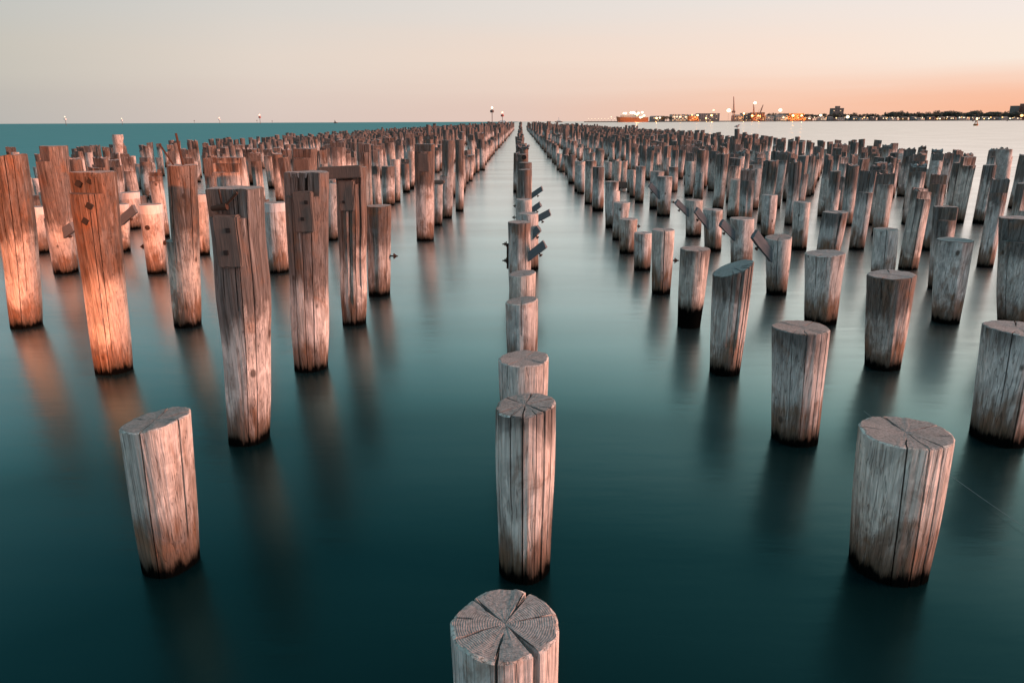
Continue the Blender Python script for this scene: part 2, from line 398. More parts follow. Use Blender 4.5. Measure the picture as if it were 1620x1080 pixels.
# ------------------------------------------------------------------ piles
def pile_geo(rng, rb, rt, h, nseg=48, nring=22, lean=(0, 0), bow=0.0, cracks=(), notches=(), tilt=(0, 0), rough=1.0, bulge=None, zlow=-.45, endcap=True, chips=0, jag=0.0):
    """One round timber: rings with out-of-round, grain ridges, drying cracks, flat notches and a sawn end."""
    th = list((np.arange(nseg) + rng.uniform(-.25, .25, nseg)) * 2 * np.pi / nseg)
    cid = [(-1, 0)] * nseg
    R0 = (rb + rt) / 2
    for k, cr in enumerate(cracks):
        w = cr[1] * .62 / R0 / 2
        keep = [i for i, a in enumerate(th) if abs((a - cr[0] + np.pi) % (2 * np.pi) - np.pi) > w * 1.8]
        th = [th[i] for i in keep]; cid = [cid[i] for i in keep]
        for q, s in enumerate((-1.5, -.55, 0, .55, 1.5)):
            th.append(cr[0] + s * w); cid.append((k, q))
    th = np.array(th) % (2 * np.pi)
    order = np.argsort(th); th = th[order]; cid = [cid[i] for i in order]
    n = len(th)
    lv = list(np.linspace(zlow, h - .02, nring))
    for nd in notches: lv += [nd[3] - .002, nd[3] + .002]
    lv = sorted(lv) + [h - .008, h]
    lv = np.array(lv)
    Z, T = np.meshgrid(lv, th, indexing='ij')
    fr = np.clip(Z / h, 0, 1)
    Rr = rb + (rt - rb) * fr
    if bulge: Rr = Rr * (1 + bulge[1] * np.exp(-((Z - bulge[0]) / bulge[2]) ** 2))
    Rr = Rr * (1 - .025 * np.exp(-((Z - .05) / .28) ** 2))      # worn thinner between the tides
    for k in (2, 3, 4, 5):
        Rr = Rr + R0 * .022 / (k - 1) ** .5 * np.cos(k * T + rng.uniform(0, 6.28) + rng.uniform(-.8, .8) * Z)
    for k in range(7):
        m = rng.integers(7, 13) if k < 3 else rng.integers(13, 34)
        m = min(m, nseg // 3)
        Rr = Rr + rough * R0 * .0036 * np.cos(m * T + rng.uniform(0, 6.28) + .9 * np.sin(rng.uniform(.5, 2.2) * Z + rng.uniform(0, 6.28)))
    for _ in range(3):
        Rr = Rr + R0 * .011 * np.sin(rng.uniform(2, 7) * Z + rng.uniform(0, 6.28))
    for _ in range(chips):           # long splinters broken out of the side
        a0, w0, z0, z1 = rng.uniform(0, 6.28), rng.uniform(.12, .35), rng.uniform(.1, .5) * h, rng.uniform(.6, 1.1) * h
        d = np.abs((T - a0 + np.pi) % (2 * np.pi) - np.pi)
        Rr = Rr - R0 * rng.uniform(.05, .12) * (d < w0) * (Z > z0) * (Z < z1)
    Rr[-1] -= .006 + .012 * np.abs(np.cos(3 * th + rng.uniform(0, 6)) * np.cos(7 * th + rng.uniform(0, 6)))
    jz = np.zeros(n)
    if jag:
        for _ in range(6):
            m = rng.integers(2, 8)
            jz += jag * rng.uniform(.2, .6) * np.cos(m * th + rng.uniform(0, 6.28))
        jz -= jag * 1.2 * (np.abs((th - rng.uniform(0, 6.28) + np.pi) % (2 * np.pi) - np.pi) < rng.uniform(.3, .9))
        Z[-1] += jz; Z[-2] += jz
    twist = rng.uniform(-.05, .05)
    TT = T + twist * Z
    X, Y = Rr * np.cos(TT), Rr * np.sin(TT)
    # sawn end
    rho = [.93, .78, .60, .42, .26, .12] if endcap else [.5]
    DX, DY, DZ = [], [], []
    for p in rho:
        x, y, z = X[-1] * p, Y[-1] * p, np.full(n, h) + jz * p + rng.normal(0, .0006, n) - jag * (1 - p)
        for j in range(n):
            k, q = cid[j]
            if k >= 0:
                cr = cracks[k]
                fac = np.clip((p - cr[4]) / .12 + .2, 0, 1) if p > cr[4] - .02 else 0
                ang = cr[0] + twist * h + (-1.5, -.55, 0, .55, 1.5)[q] * min(cr[1] * .75 / R0 / 2 / p, .10) + .13 * math.sin(6 * p + 2.3 * k) * (1 - p)
                rad = R0 * p
                rad = (rt) * p
                x[j], y[j] = rad * math.cos(ang), rad * math.sin(ang)
                if q in (1, 2, 3): z[j] -= fac * min(cr[2], .06) * (1 if q == 2 else .72)
        DX.append(x); DY.append(y); DZ.append(z)
    AX = np.vstack([X] + [np.array(DX)]); AY = np.vstack([Y] + [np.array(DY)]); AZ = np.vstack([Z] + [np.array(DZ)])
    cx, cy, cz = 0.0, 0.0, h
    for nd in notches:               # notch = (angle, offset, 0, z_from): everything beyond the plane is cut off above z_from
        nx, ny = math.cos(nd[0]), math.sin(nd[0])
        mask = AZ > nd[3]
        ex = np.where(mask, np.maximum(0, AX * nx + AY * ny - nd[1]), 0)
        AX = AX - ex * nx; AY = AY - ex * ny
        if nd[1] < 0: cx, cy = nx * nd[1] * 1.6, ny * nd[1] * 1.6
    ns = X.shape[0]
    for k, cr in enumerate(cracks):  # crack = (angle, width, depth, z_from, rho_in)
        for j in range(n):
            if cid[j][0] == k and cid[j][1] in (1, 2, 3):
                f = np.clip((lv - cr[3]) / .25, 0, 1) * (cr[2] if cid[j][1] == 2 else cr[2] * .72)
                s = np.maximum(.1, 1 - f / np.maximum(np.hypot(AX[:ns, j], AY[:ns, j]), .03))
                AX[:ns, j] *= s; AY[:ns, j] *= s
    fz = np.clip(AZ / h, 0, 1)
    AZ = AZ + (tilt[0] * AX + tilt[1] * AY) * fz ** 6
    bx = bow * np.sin(np.pi * np.clip(fz, 0, 1))
    AX = AX + lean[0] * AZ / h + bx
    AY = AY + lean[1] * AZ / h
    V = np.stack([AX, AY, AZ], -1).reshape(-1, 3).tolist()
    V.append((cx + lean[0], cy + lean[1], cz - .004 + tilt[0] * cx + tilt[1] * cy))
    rows = AX.shape[0]
    faces, fm = [], []
    nside = X.shape[0] - 1
    for i in range(rows - 1):
        for j in range(n):
            j2 = (j + 1) % n
            faces.append((i * n + j, i * n + j2, (i + 1) * n + j2, (i + 1) * n + j)); fm.append(0 if i < nside else 1)
    c = rows * n
    for j in range(n): faces.append(((rows - 1) * n + j, (rows - 1) * n + (j + 1) % n, c)); fm.append(1)
    return V, faces, fm

ORD = ['first', 'second', 'third', 'fourth', 'fifth', 'sixth', 'seventh', 'eighth', 'ninth', 'tenth', 'eleventh', 'twelfth', 'thirteenth', 'fourteenth', 'fifteenth', 'sixteenth', 'seventeenth', 'eighteenth', 'nineteenth', 'twentieth', 'twenty-first', 'twenty-second', 'twenty-third', 'twenty-fourth', 'twenty-fifth', 'twenty-sixth', 'twenty-seventh', 'twenty-eighth', 'twenty-ninth', 'thirtieth'] + ['%d-th' % k for k in range(31, 140)]
GROUP = 'old pier piles standing in the water'
occupied = []
HAND = []
def hand(xb, yb, wb, xt, yt, wt, label, seg=40, ring=18, dark=1.25, warm=.4, band=.22, **o):
    B = water_at(xb, yb, .08)            # front of the tide mark, a hand above the water
    hd = Vector((B.x, B.y, 0)).normalized()
    B = B + hd * (wb / 2 * (B - EYE).dot(fwd) / F)
    B.z = 0
    T = at_depth(xt, yt, B.y)
    zb = (B - EYE).dot(fwd); zt = (T - EYE).dot(fwd)
    rb, rt = wb / 2 * zb / F, wt / 2 * zt / F
    rng = np.random.default_rng(int(xb * 7 + yb * 13))
    kw = dict(jag=.0025)
    kw.update({k: v for k, v in o.items() if k in ('bow', 'tilt', 'rough', 'chips', 'jag')})
    h = T.z
    nts = [(R(a), d * rt, 0, h * z) for a, d, z in o.get('notch', ())]
    cr = []
    ncr = o.get('cracks', 0)
    if isinstance(ncr, int):
        a = rng.uniform(0, 6.28)
        for k in range(ncr):
            a += 6.28 / ncr * rng.uniform(.65, 1.3)
            cr.append((a, rng.uniform(.009, .016), rng.uniform(.04, .07), rng.uniform(-.3, .75) * h, rng.choice([0.1, .3, .55])))
    else:
        cr = [(R(a), w, d, z * h, ri) for a, w, d, z, ri in ncr]
    bl = o.get('bulge')
    V, fs, fm = pile_geo(rng, rb, rt, h, seg, ring, (T.x - B.x, 0), cracks=cr, notches=nts, bulge=(bl[0] * h, bl[1], bl[2]) if bl else None, **kw)
    ob = mesh_obj('timber_pile', V, fs, [M_SIDE, M_END], None, 38, fm)
    ob.location = (B.x, B.y, 0)
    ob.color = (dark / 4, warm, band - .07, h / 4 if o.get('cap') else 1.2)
    tag(ob, label, 'pile', GROUP)
    occupied.append((B.x, B.y))
    ob['_r'] = rt
    HAND.append((ob, h, rb, rt, T.x - B.x))
    return ob, h, rb, rt, T.x - B.x

def local_pt(rec, x, y, dy=0.0):
    """Point of the picture brought into the pile's own space, in the plane dy in front (-) of its axis."""
    ob = rec[0]
    p = at_depth(x, y, ob.location.y + dy)
    return p - Vector(ob.location)
def bolt(parent, p, d, length=.10, name='bolt'):
    m = MB(); p, d = Vector(p), Vector(d).normalized()
    m.tube(p - d * .05, p + d * length, .013, n=8)
    m.tube(p + d * length * .55, p + d * (length * .55 + .022), .034, .03, n=6)
    m.tube(p + d * (length * .40), p + d * (length * .40 + .012), .052, .05, n=10)
    return m.build(name, M_RUST, parent, 40)
def stub(rec, x0, y0, x1, y1, dy=-.05, wpx=15, side=1):
    """A broken end of diagonal brace still bolted to the pile."""
    a, b = local_pt(rec, x0, y0, dy), local_pt(rec, x1, y1, dy - .10)
    a = a - (b - a) * .30                # seated in a housing cut into the pile
    depth = (at_depth(x0, y0, rec[0].location.y) - EYE).dot(fwd)
    wd = .82 * wpx * depth / F
    d = b - a; ln = d.length
    q = d.to_track_quat('X', 'Z').to_matrix().to_4x4()
    m = MB()
    bm = bmesh.new(); bmesh.ops.create_cube(bm, size=1)
    for v in bm.verts:
        v.co = Vector((v.co.x * ln, v.co.y * .085, v.co.z * wd))
        if v.co.x > 0: v.co.x += .12 * wd * (1 if v.co.z > 0 else -1)
    bmesh.ops.subdivide_edges(bm, edges=[e for e in bm.edges], cuts=3, use_grid_fill=True)
    rg = random.Random(int(x0 * 3 + y0))
    for v in bm.verts: v.co += Vector((rg.uniform(-.012, .012) if abs(v.co.x) > ln * .45 else 0, rg.uniform(-.004, .004), rg.uniform(-.006, .006)))
    vs = [v.co.copy() for v in bm.verts]
    for i, v in enumerate(bm.verts): v.index = i
    fs = [[v.index for v in f.verts] for f in bm.faces]; bm.free()
    m.add(vs, fs)
    o = m.build('brace_stub', M_PLANK, rec[0], 35)
    o.matrix_local = Matrix.Translation((a + b) / 2) @ q
    bb = MB(); bb.tube((ln * .12, -.02, -wd * .42), (ln * .12, -.02, -wd * .42 - .075), .014, n=8); bb.tube((ln * .12, -.02, -wd * .42 - .045), (ln * .12, -.02, -wd * .42 - .07), .036, n=6)
    bb.build('bolt', M_RUST, o, 40)
    return o
def cleat(rec, x0, y0, x1, y1, proud=.05, thick=.14, holes=((.6, .3), (.4, .7))):
    """Timber block bolted to the face of a tall pile; corners are picture positions."""
    r = rec[3]
    a, b = local_pt(rec, x0, y0, -r - proud + .02), local_pt(rec, x1, y1, -r - proud + .02)
    w, hgt = abs(b.x - a.x), abs(a.z - b.z)
    m = MB()
    bm = bmesh.new(); bmesh.ops.create_cube(bm, size=1)
    for v in bm.verts: v.co = Vector((v.co.x * w, v.co.y * (thick + r * .5), v.co.z * hgt))
    bmesh.ops.bevel(bm, geom=bm.edges[:], offset=.012, segments=2, affect='EDGES')
    bmesh.ops.subdivide_edges(bm, edges=[e for e in bm.edges if e.calc_length() > .08], cuts=4, use_grid_fill=True)
    rg = random.Random(int(x0 + y0))
    for v in bm.verts: v.co += Vector((rg.uniform(-.004, .004), rg.uniform(-.004, .004), rg.uniform(-.004, .004)))
    vs = [v.co.copy() for v in bm.verts]
    for i, v in enumerate(bm.verts): v.index = i
    fs = [[v.index for v in f.verts] for f in bm.faces]; bm.free()
    m.add(vs, fs)
    o = m.build('timber_cleat', M_CLEAT, rec[0], 40)
    o.location = ((a.x + b.x) / 2, -r - proud + (thick + r * .5) / 2 + .02, (a.z + b.z) / 2)
    for u, v in holes:
        k = MB(); k.box((0, 0, 0), (.055, .02, .055), bev=.004)
        kk = k.build('bolt_head', M_DARK, o); kk.scale = (.75,) * 3; kk.location = ((u - .5) * w, -(thick + r * .5) / 2 - .002, (.5 - v) * hgt)
    return o

# --- the central row, front to back
c0 = hand(806, 1400, 150, 799, 985, 172, 'nearest pile, cut off by the bottom edge, its grey top split by radial cracks', 150, 40, 1.7, .35, .26, tilt=(.02, -.02),
          cracks=[(128, .016, .06, .5, .05), (62, .022, .08, .4, .02), (-58, .030, .11, -.2, .05), (-100, .012, .06, .55, .40), (200, .012, .05, .6, .18), (12, .012, .05, .5, .35), (168, .008, .04, .7, .62)])
c1 = hand(830, 908, 83, 831, 639, 98, 'cracked pale pile standing complete in the foreground of the central row', 140, 48, 1.15, 0.15, .26, tilt=(.10, 0),
          cracks=[(-52, .018, .08, -.2, .1), (-30, .012, .06, .1, .2), (-118, .009, .05, .45, .5), (-95, .012, .06, -.3, .1), (-150, .010, .05, .2, .3), (20, .012, .05, .3, .1), (75, .014, .06, .3, .1), (130, .012, .05, .4, .25), (-70, .008, .04, -.2, .7)])
c2 = hand(829, 698, 70, 829, 566, 80, 'pale pile with a dark sawn top directly behind the cracked foreground pile', 90, 26, 2.2, .2, .26, cracks=4, tilt=(.03, 0))
c3 = hand(826, 584, 47, 825, 475, 50, 'pale pile with a slanting top, fourth in the central row', 72, 22, 2.2, .3, .24, cracks=4, tilt=(.12, 0))
c4 = hand(826, 507, 41, 826, 432, 42, 'short pale pile just before the ones with bolted brace stubs, central row', 64, 20, 2.2, .3, .24, cracks=3, tilt=(.1, .05))
c5 = hand(823, 458, 36, 822, 351, 36, 'tall pile with bolts on its left and a grey stub right, central row', 64, 22, .95, .2, .24, cracks=3)
c6 = hand(836, 422, 33, 836, 337, 32, 'pile with a brace stub right, half hidden behind the bolted central pile', 48, 18, 1.6, .4, .24, cracks=2)
c7 = hand(829, 396, 26, 829, 315, 25, 'seventh visible back pile of central row with a grey stub', 40, 16, 1.6, .5, .24)
c8 = hand(830, 375, 23, 830, 268, 22, 'tall dark stained pile in central row with a raised brace stub', 40, 18, 1.0, .5, .24)
c9 = hand(831, 357, 21, 831, 257, 20, 'pile peeping above the dark stained one in the central row', 32, 16, 1.2, .6, .24)
c10 = hand(827, 343, 18, 827, 244, 16, 'central row pile with a round black bolt hole high on its face', 32, 16, 1.3, .6, .24)
c11 = hand(829, 320, 14, 829, 232, 13, 'central row pile carrying a short crossed pair of stubs', 28, 14, 1.3, .6, .24)
k_ = MB(); k_.tube((0, -.02, 0), (0, .03, 0), .075, n=14); k2 = k_.build('bolt_hole', M_DARK, c10[0]); k2.location = local_pt(c10, 829, 249, -c10[3] - .005)
stub(c5, 838, 405, 862, 386, -.12, 15)
stub(c6, 838, 378, 853, 361, -.12, 12)
stub(c7, 840, 352, 870, 336, -.12, 12)
stub(c8, 838, 336, 855, 323, -.10, 10)
stub(c9, 838, 312, 858, 298, -.10, 9)
stub(c11, 832, 236, 837, 230, -.1, 3); stub(c11, 826, 236, 819, 230, -.1, 3)
for y in (386, 412): bolt(c5[0], local_pt(c5, 806, y), (-1, -.1, 0), .13)
m_ = MB(); a_ = local_pt(c5, 803, 386); b_ = local_pt(c5, 803, 425); m_.tube(a_, b_, .018, n=8); m_.build('iron_strap', M_RUST, c5[0], 40)
bolt(c7[0], local_pt(c7, 817, 344), (-1, 0, 0), .1); bolt(c8[0], local_pt(c8, 818, 326), (-1, 0, 0), .1)

# --- first row to the left: one stub, then tall notched piles
l10 = hand(272, 896, 84, 246, 663, 100, 'short pale pile in the lower left with a split grey top', 130, 42, 2.2, .55, .25, tilt=(.16, 0),
           cracks=[(-88, .013, .07, -.3, .0), (92, .018, .07, .5, .02), (-20, .014, .06, .2, .7), (-140, .007, .04, .2, .6), (20, .012, .06, .1, .6), (160, .010, .05, .3, .5)], chips=1)
l11 = hand(394, 694, 63, 372, 297, 84, 'tall bulging dark topped pile with a bolted block, second from the left foreground', 110, 50, 1.12, 0.3, .25, bulge=(.62, .05, .30), notch=[(-98, .60, .90)], bow=.03,
           cracks=[(-80, .010, .05, .55, .5), (-110, .012, .06, .6, .4), (-45, .010, .05, -.2, .5), (-70, .008, .05, -.35, .8)])
cleat(l11, 334, 342, 383, 424, .04, .13, ((.62, .27), (.42, .70)))
m_ = MB(); a_ = local_pt(l11, 352, 330, -l11[3] * .72); m_.tube(a_ + Vector((-.09, -.01, 0)), a_ + Vector((.05, -.02, .02)), .022, .03, n=8); m_.tube(a_, a_ + Vector((.16, -.04, .14)), .012, n=6); m_.tube(a_, a_ + Vector((0, -.03, .17)), .010, n=6)
m_.build('iron_bracket', M_RUST, l11[0], 40)
l12 = hand(492, 580, 54, 485, 272, 68, 'tall grey pile with slotted top and a bolted block, below the plank end', 90, 44, 1.0, 0.4, .24, notch=[(-100, .5, .89)],
           cracks=[(-80, .03, .10, .8, .6), (-105, .035, .12, .82, .6), (-128, .03, .10, .8, .6), (-112, .014, .06, -.2, .8), (-60, .012, .06, -.2, .8), (-85, .012, .06, -.2, .8)], chips=2)
cleat(l12, 461, 304, 497, 368, .04, .13, ((.72, .25), (.45, .66)))
l13 = hand(560, 508, 38, 555, 264, 48, 'tall brown pile that carries a dark plank across its top', 80, 40, 0.95, 0.7, .24, notch=[(-95, .45, .90)], cracks=[(-120, .014, .06, -.2, .5), (-90, .016, .07, -.2, .5), (-65, .012, .06, -.2, .5), (-40, .012, .05, .1, .5)], chips=3)
cleat(l13, 534, 286, 561, 334, .03, .12, ((.3, .7),))
m_ = MB(); a_, b_ = local_pt(l13, 507, 274, -l13[3] * .9), local_pt(l13, 572, 271, -l13[3] * .9)
ln_ = (b_ - a_).length; m_.box((0, 0, 0), (ln_, .16, .17), bev=.012)
o_ = m_.build('cross_plank', M_CLEAT, l13[0], 40); o_.matrix_local = Matrix.Translation((a_ + b_) / 2) @ (b_ - a_).to_track_quat('X', 'Z').to_matrix().to_4x4()
l14 = hand(600, 463, 34, 599, 325, 40, 'rough ribbed brown pile with a dark crown right of the plank pile', 72, 30, 0.85, 0.8, .24, rough=2.2, cracks=5, chips=2)
bolt(l14[0], local_pt(l14, 619, 405), (1, -.1, 0), .12)
l16 = hand(673, 377, 27, 672, 228, 32, 'tall notched pile standing clear at the edge of the left water lane', 64, 34, 1.25, .7, .24, notch=[(-110, .4, .93)], cracks=3)
cleat(l16, 661, 243, 678, 272, .03, .11, ())
l17 = hand(692, 353, 15, 692, 289, 17, 'short pale pile with an overhanging cap beside the tall notched one', 40, 16, 2.2, .4, .24)
m_ = MB(); a_ = local_pt(l17, 692, 289); m_.box(a_ + Vector((0, 0, .02)), (.42, .36, .10), bev=.02); m_.build('cap_block', M_CLEAT, l17[0], 40)
hand(706, 342, 20, 707, 222, 24, 'tall dark split pile behind the capped stub, left water lane', 48, 24, 1.35, .5, .24, notch=[(-150, .3, .55)], cracks=3)
hand(727, 331, 13, 727, 221, 14, 'slim tall pink pile beside the dark split one', 40, 20, 1.2, .7, .24)

# --- second row left
l20 = hand(181, 583, 52, 146, 272, 67, 'tall orange lit pile with two square bolt holes in its notched top', 100, 46, 1.15, 0.9, .24, notch=[(-104, .42, .905)], cracks=[(-75, .010, .05, -.1, .5), (-105, .010, .05, -.2, .6), (-60, .009, .05, .1, .6)], chips=1)
for x, y, dy in ((124, 291, -.1), (143, 287, -.1), (141, 326, -.16), (135, 350, -.16)):
    p_ = local_pt(l20, x, y, -l20[3] * (.42 if y < 300 else .96)); k_ = MB(); k_.box((0, 0, 0), (.07, .03, .07), Matrix.Rotation(.6, 4, 'Y'), .006); k2 = k_.build('bolt_hole', M_DARK, l20[0]); k2.location = p_
l21 = hand(297, 511, 41, 283, 261, 55, 'tall pile with a charred top and thin rods sticking up', 84, 42, 1.45, 0.8, .24, notch=[(-150, .6, .55)], cracks=4, chips=1)
m_ = MB(); a_ = local_pt(l21, 275, 262); m_.tube(a_, a_ + Vector((-.16, 0, .30)), .012, n=6); m_.build('steel_rod', M_RUST, l21[0])
m_ = MB(); a_ = local_pt(l21, 291, 262); m_.tube(a_ - Vector((0, 0, .1)), a_ + Vector((-.05, 0, .45)), .016, n=6); m_.build('steel_rod', M_RUST, l21[0])
l22 = hand(384, 461, 42, 362, 249, 50, 'orange topped tall pile rising behind the bulging pile with the block', 72, 34, 2.2, 0.9, .24, notch=[(-100, .5, .90), (-100, .3, .96)], cracks=3)
l23 = hand(440, 427, 34, 434, 320, 37, 'white banded short pile between two tall piles, left of the plank', 56, 24, 2.6, .5, .24, cracks=3, cap=True)
l24 = hand(483, 402, 34, 482, 235, 38, 'tall notched pile rising behind the slotted pile', 60, 28, 1.3, .6, .24, notch=[(-110, .4, .92)], cracks=2)
cleat(l24, 465, 252, 489, 274, .03, .11, ())
hand(526, 376, 17, 525, 290, 19, 'pale rough stub under the dark plank', 48, 20, 2.4, .3, .24, cracks=2)
# --- third row left and beyond
l30 = hand(41, 512, 44, 12, 246, 52, 'leaning bright orange pile at the left edge', 100, 44, 1.35, 0.95, .24, cracks=[(-70, .012, .06, -.2, .6), (-100, .012, .06, .3, .6), (-45, .010, .05, .2, .6)], bow=.03, chips=1, tilt=(.1, 0))
l31 = hand(248, 428, 29, 238, 323, 35, 'white capped stub with bolts on both sides', 56, 26, 2.6, .5, .24, cracks=2, cap=True)
bolt(l31[0], local_pt(l31, 258, 384), (1, -.2, 0), .1); bolt(l31[0], local_pt(l31, 230, 390), (-1, -.1, 0), .1); bolt(l31[0], local_pt(l31, 234, 360, -.2), (0, -1, 0), .05)
hand(323, 399, 16, 319, 307, 19, 'slim white stub right of the charred pile', 44, 20, 2.6, .3, .24, cap=True)
l32 = hand(104, 428, 35, 78, 231, 50, 'tall pile with one blue-grey side behind the leaning left pile', 84, 40, 1.1, .5, .24, notch=[(-120, .5, .89), (-175, .5, .45)], cracks=3)
stub(l32, 98, 372, 116, 358, -.14, 17)
hand(66, 396, 26, 58, 327, 29, 'small white stub near the left edge', 48, 22, 2.6, .4, .24, cracks=2, cap=True)
l33 = hand(193, 394, 24, 189, 323, 26, 'pale stub with a grey plank end pointing right', 44, 20, 2.6, .4, .24, cap=True)
stub(l33, 193, 349, 214, 330, -.14, 15)
hand(209, 359, 26, 206, 304, 28, 'white topped stub behind the plank end', 44, 18, 2.6, .3, .24, cap=True)
hand(190, 320, 15, 184, 262, 18, 'blue-grey pile in the left field above the white stubs', 36, 16, .9, .2, .24)
hand(233, 312, 14, 229, 249, 17, 'dark topped pile in the left field above the bolted white stub', 36, 16, 1.0, .3, .24, notch=[(-100, .4, .9)])
hand(30, 303, 8, 24, 241, 11, 'far pile at the left edge with a bent top', 32, 16, 1.9, .5, .24)
hand(41, 298, 5, 35, 258, 6, 'thin dark pile touching the far left edge pile', 24, 12, 1.2, .5, .24)
hand(65, 322, 9, 57, 282, 12, 'short reddish pile left of the tall blue-grey sided pile', 32, 16, 1.9, .6, .24)
hand(189, 292, 12, 186, 213, 15, 'barrel headed pile rising above the left field', 32, 20, 2.6, .9, .24, bulge=(.93, .14, .12))
hand(615, 322, 19, 614, 263, 20, 'dark topped round pile with pale belly beside the left lane', 44, 18, 1.0, .4, .24, cracks=2)
hand(628, 317, 11, 626, 252, 13, 'reddish pile touching the dark topped round pile', 32, 16, 1.8, .8, .24)
hand(651, 297, 9, 651, 239, 12, 'slim pile with a black foot near the left water lane', 32, 16, 1.8, .5, .40)

# --- first row right
r10 = hand(1401, 908, 114, 1432, 682, 132, 'biggest pile at the lower right with three long cracks', 150, 46, 1.25, 0.1, .28, tilt=(.03, -.01),
           cracks=[(-112, .010, .07, -.3, .55), (-84, .016, .09, -.3, .15), (-62, .014, .08, -.3, .50), (98, .022, .07, .7, .05), (20, .012, .06, .6, .2), (165, .008, .05, .6, .5), (-20, .010, .05, .3, .65)])
r11 = hand(1257, 695, 68, 1267, 517, 81, 'smooth pale pile left of and behind the biggest right pile', 110, 36, 1.05, 0.15, .28, tilt=(.02, 0),
           cracks=[(-100, .008, .05, -.2, .6), (-66, .010, .05, -.2, .5), (-50, .010, .05, -.2, .5), (40, .012, .05, .5, .05), (-130, .008, .04, .2, .6), (120, .01, .04, .5, .2)])
r12 = hand(1146, 586, 46, 1160, 424, 61, 'slant topped pile with a torn red-brown right side', 96, 36, 1.0, 0.45, .30, tilt=(.42, .05), cracks=[(-82, .018, .08, .1, .05), (-60, .016, .07, -.1, .5), (-45, .016, .07, -.1, .5), (-30, .014, .06, -.1, .5), (-110, .008, .05, .3, .5)], chips=1, rough=1.5)
r13 = hand(1090, 512, 37, 1100, 393, 47, 'grey pile with a tall black tide mark in the first right row', 80, 30, 1.1, 0.1, .72, cracks=3)
r14 = hand(1046, 460, 30, 1049, 363, 35, 'pink pile with one long wavering crack and a side bolt', 72, 30, 2.2, .5, .26, cracks=[(-92, .016, .07, -.2, .3), (0, .01, .05, .3, .5)])
bolt(r14[0], local_pt(r14, 1063, 412), (1, -.1, 0), .12)
hand(1016, 423, 27, 1017, 368, 28, 'short white pile touching the long cracked pink pile', 56, 20, 2.2, .3, .26, cracks=2)
r16 = hand(992, 397, 24, 994, 346, 28, 'short pale pile with a flared top and side bolt', 48, 20, 2.2, .3, .26, cracks=2)
bolt(r16[0], local_pt(r16, 1007, 358), (1, -.1, 0), .09)
r17 = hand(979, 376, 21, 984, 320, 26, 'pale pile in shadow between flared pile and the reddish one', 48, 20, 1.8, .5, .26, cracks=2)
hand(968, 357, 22, 969, 287, 24, 'grey pile with a reddish split right edge, first right row', 44, 20, 1.1, .3, .28, notch=[(-20, .7, .8)])
hand(946, 331, 18, 947, 264, 18, 'black banded upright pile in the first right row', 40, 18, 1.0, .4, .34)
hand(932, 320, 15, 935, 254, 17, 'taller pale pile left of the black banded one', 36, 18, 1.3, .4, .26)
hand(919, 304, 12, 919, 261, 12, 'short grey pile left of the taller pale pair', 32, 16, 1.3, .3, .26)
# --- second row right
hand(1578, 694, 76, 1608, 518, 88, 'thick cracked pile cut by the right edge', 110, 34, 1.15, 0.15, .30, cracks=[(-95, .016, .08, -.3, .3), (-60, .012, .06, .2, .4), (-130, .01, .05, .4, .6), (60, .014, .06, .5, .1)])
hand(1396, 577, 52, 1410, 434, 70, 'rough barked brown pile above the biggest right pile', 90, 32, 0.75, 0.6, .28, rough=2.2, cracks=4, chips=3, tilt=(.06, 0))
hand(1298, 507, 47, 1305, 400, 58, 'broad pale pile with a brown foot, second right row', 80, 28, 1.1, 0.25, .28, cracks=4, tilt=(.08, 0), chips=1)
r23 = hand(1229, 461, 32, 1232, 375, 40, 'hollow topped flaring pile with a plank end on its left', 64, 26, 2.0, .35, .28, cracks=4, tilt=(.1, .1), chips=2)
stub(r23, 1218, 402, 1193, 370, -.12, 17)
r24 = hand(1173, 420, 34, 1174, 345, 37, 'flat topped pale pile behind the slant topped one', 56, 24, 2.0, .3, .26, cracks=3)
stub(r24, 1162, 374, 1141, 352, -.12, 13)
r25 = hand(1128, 393, 26, 1128, 331, 29, 'pale cracked pile with a plank end, between two alike', 52, 22, 2.0, .3, .26, cracks=3)
stub(r25, 1118, 354, 1101, 332, -.12, 11)
r26 = hand(1097, 371, 25, 1098, 316, 27, 'pale pile with plank end farther back in the braced line', 48, 22, 2.0, .3, .26, cracks=3)
stub(r26, 1088, 337, 1070, 319, -.12, 10)
r27 = hand(1050, 339, 21, 1052, 279, 23, 'upright grey pile with a thin plank end and bolt', 44, 20, 1.2, .2, .26, cracks=1)
stub(r27, 1043, 310, 1028, 292, -.1, 9)
bolt(r27[0], local_pt(r27, 1063, 320), (1, 0, 0), .09)
hand(1036, 328, 18, 1040, 271, 22, 'mottled pile close behind the thin plank pile', 36, 18, 1.3, .5, .30)
hand(1011, 318, 14, 1014, 263, 15, 'pair of upright grey piles, the right one', 32, 16, 1.2, .3, .26)
hand(1001, 310, 10, 1001, 269, 9, 'pair of upright grey piles, the left thinner one', 28, 14, 1.6, .4, .26)
r2x = hand(976, 299, 9, 978, 255, 11, 'narrow pile with black spotted foot and a fallen block', 28, 14, 1.5, .5, .5)
m_ = MB(); a_ = local_pt(r2x, 984, 292); m_.box(a_, (.62, .30, .26), Matrix.Rotation(.12, 4, 'Y'), .02); m_.build('fallen_block', M_CLEAT, r2x[0], 40)
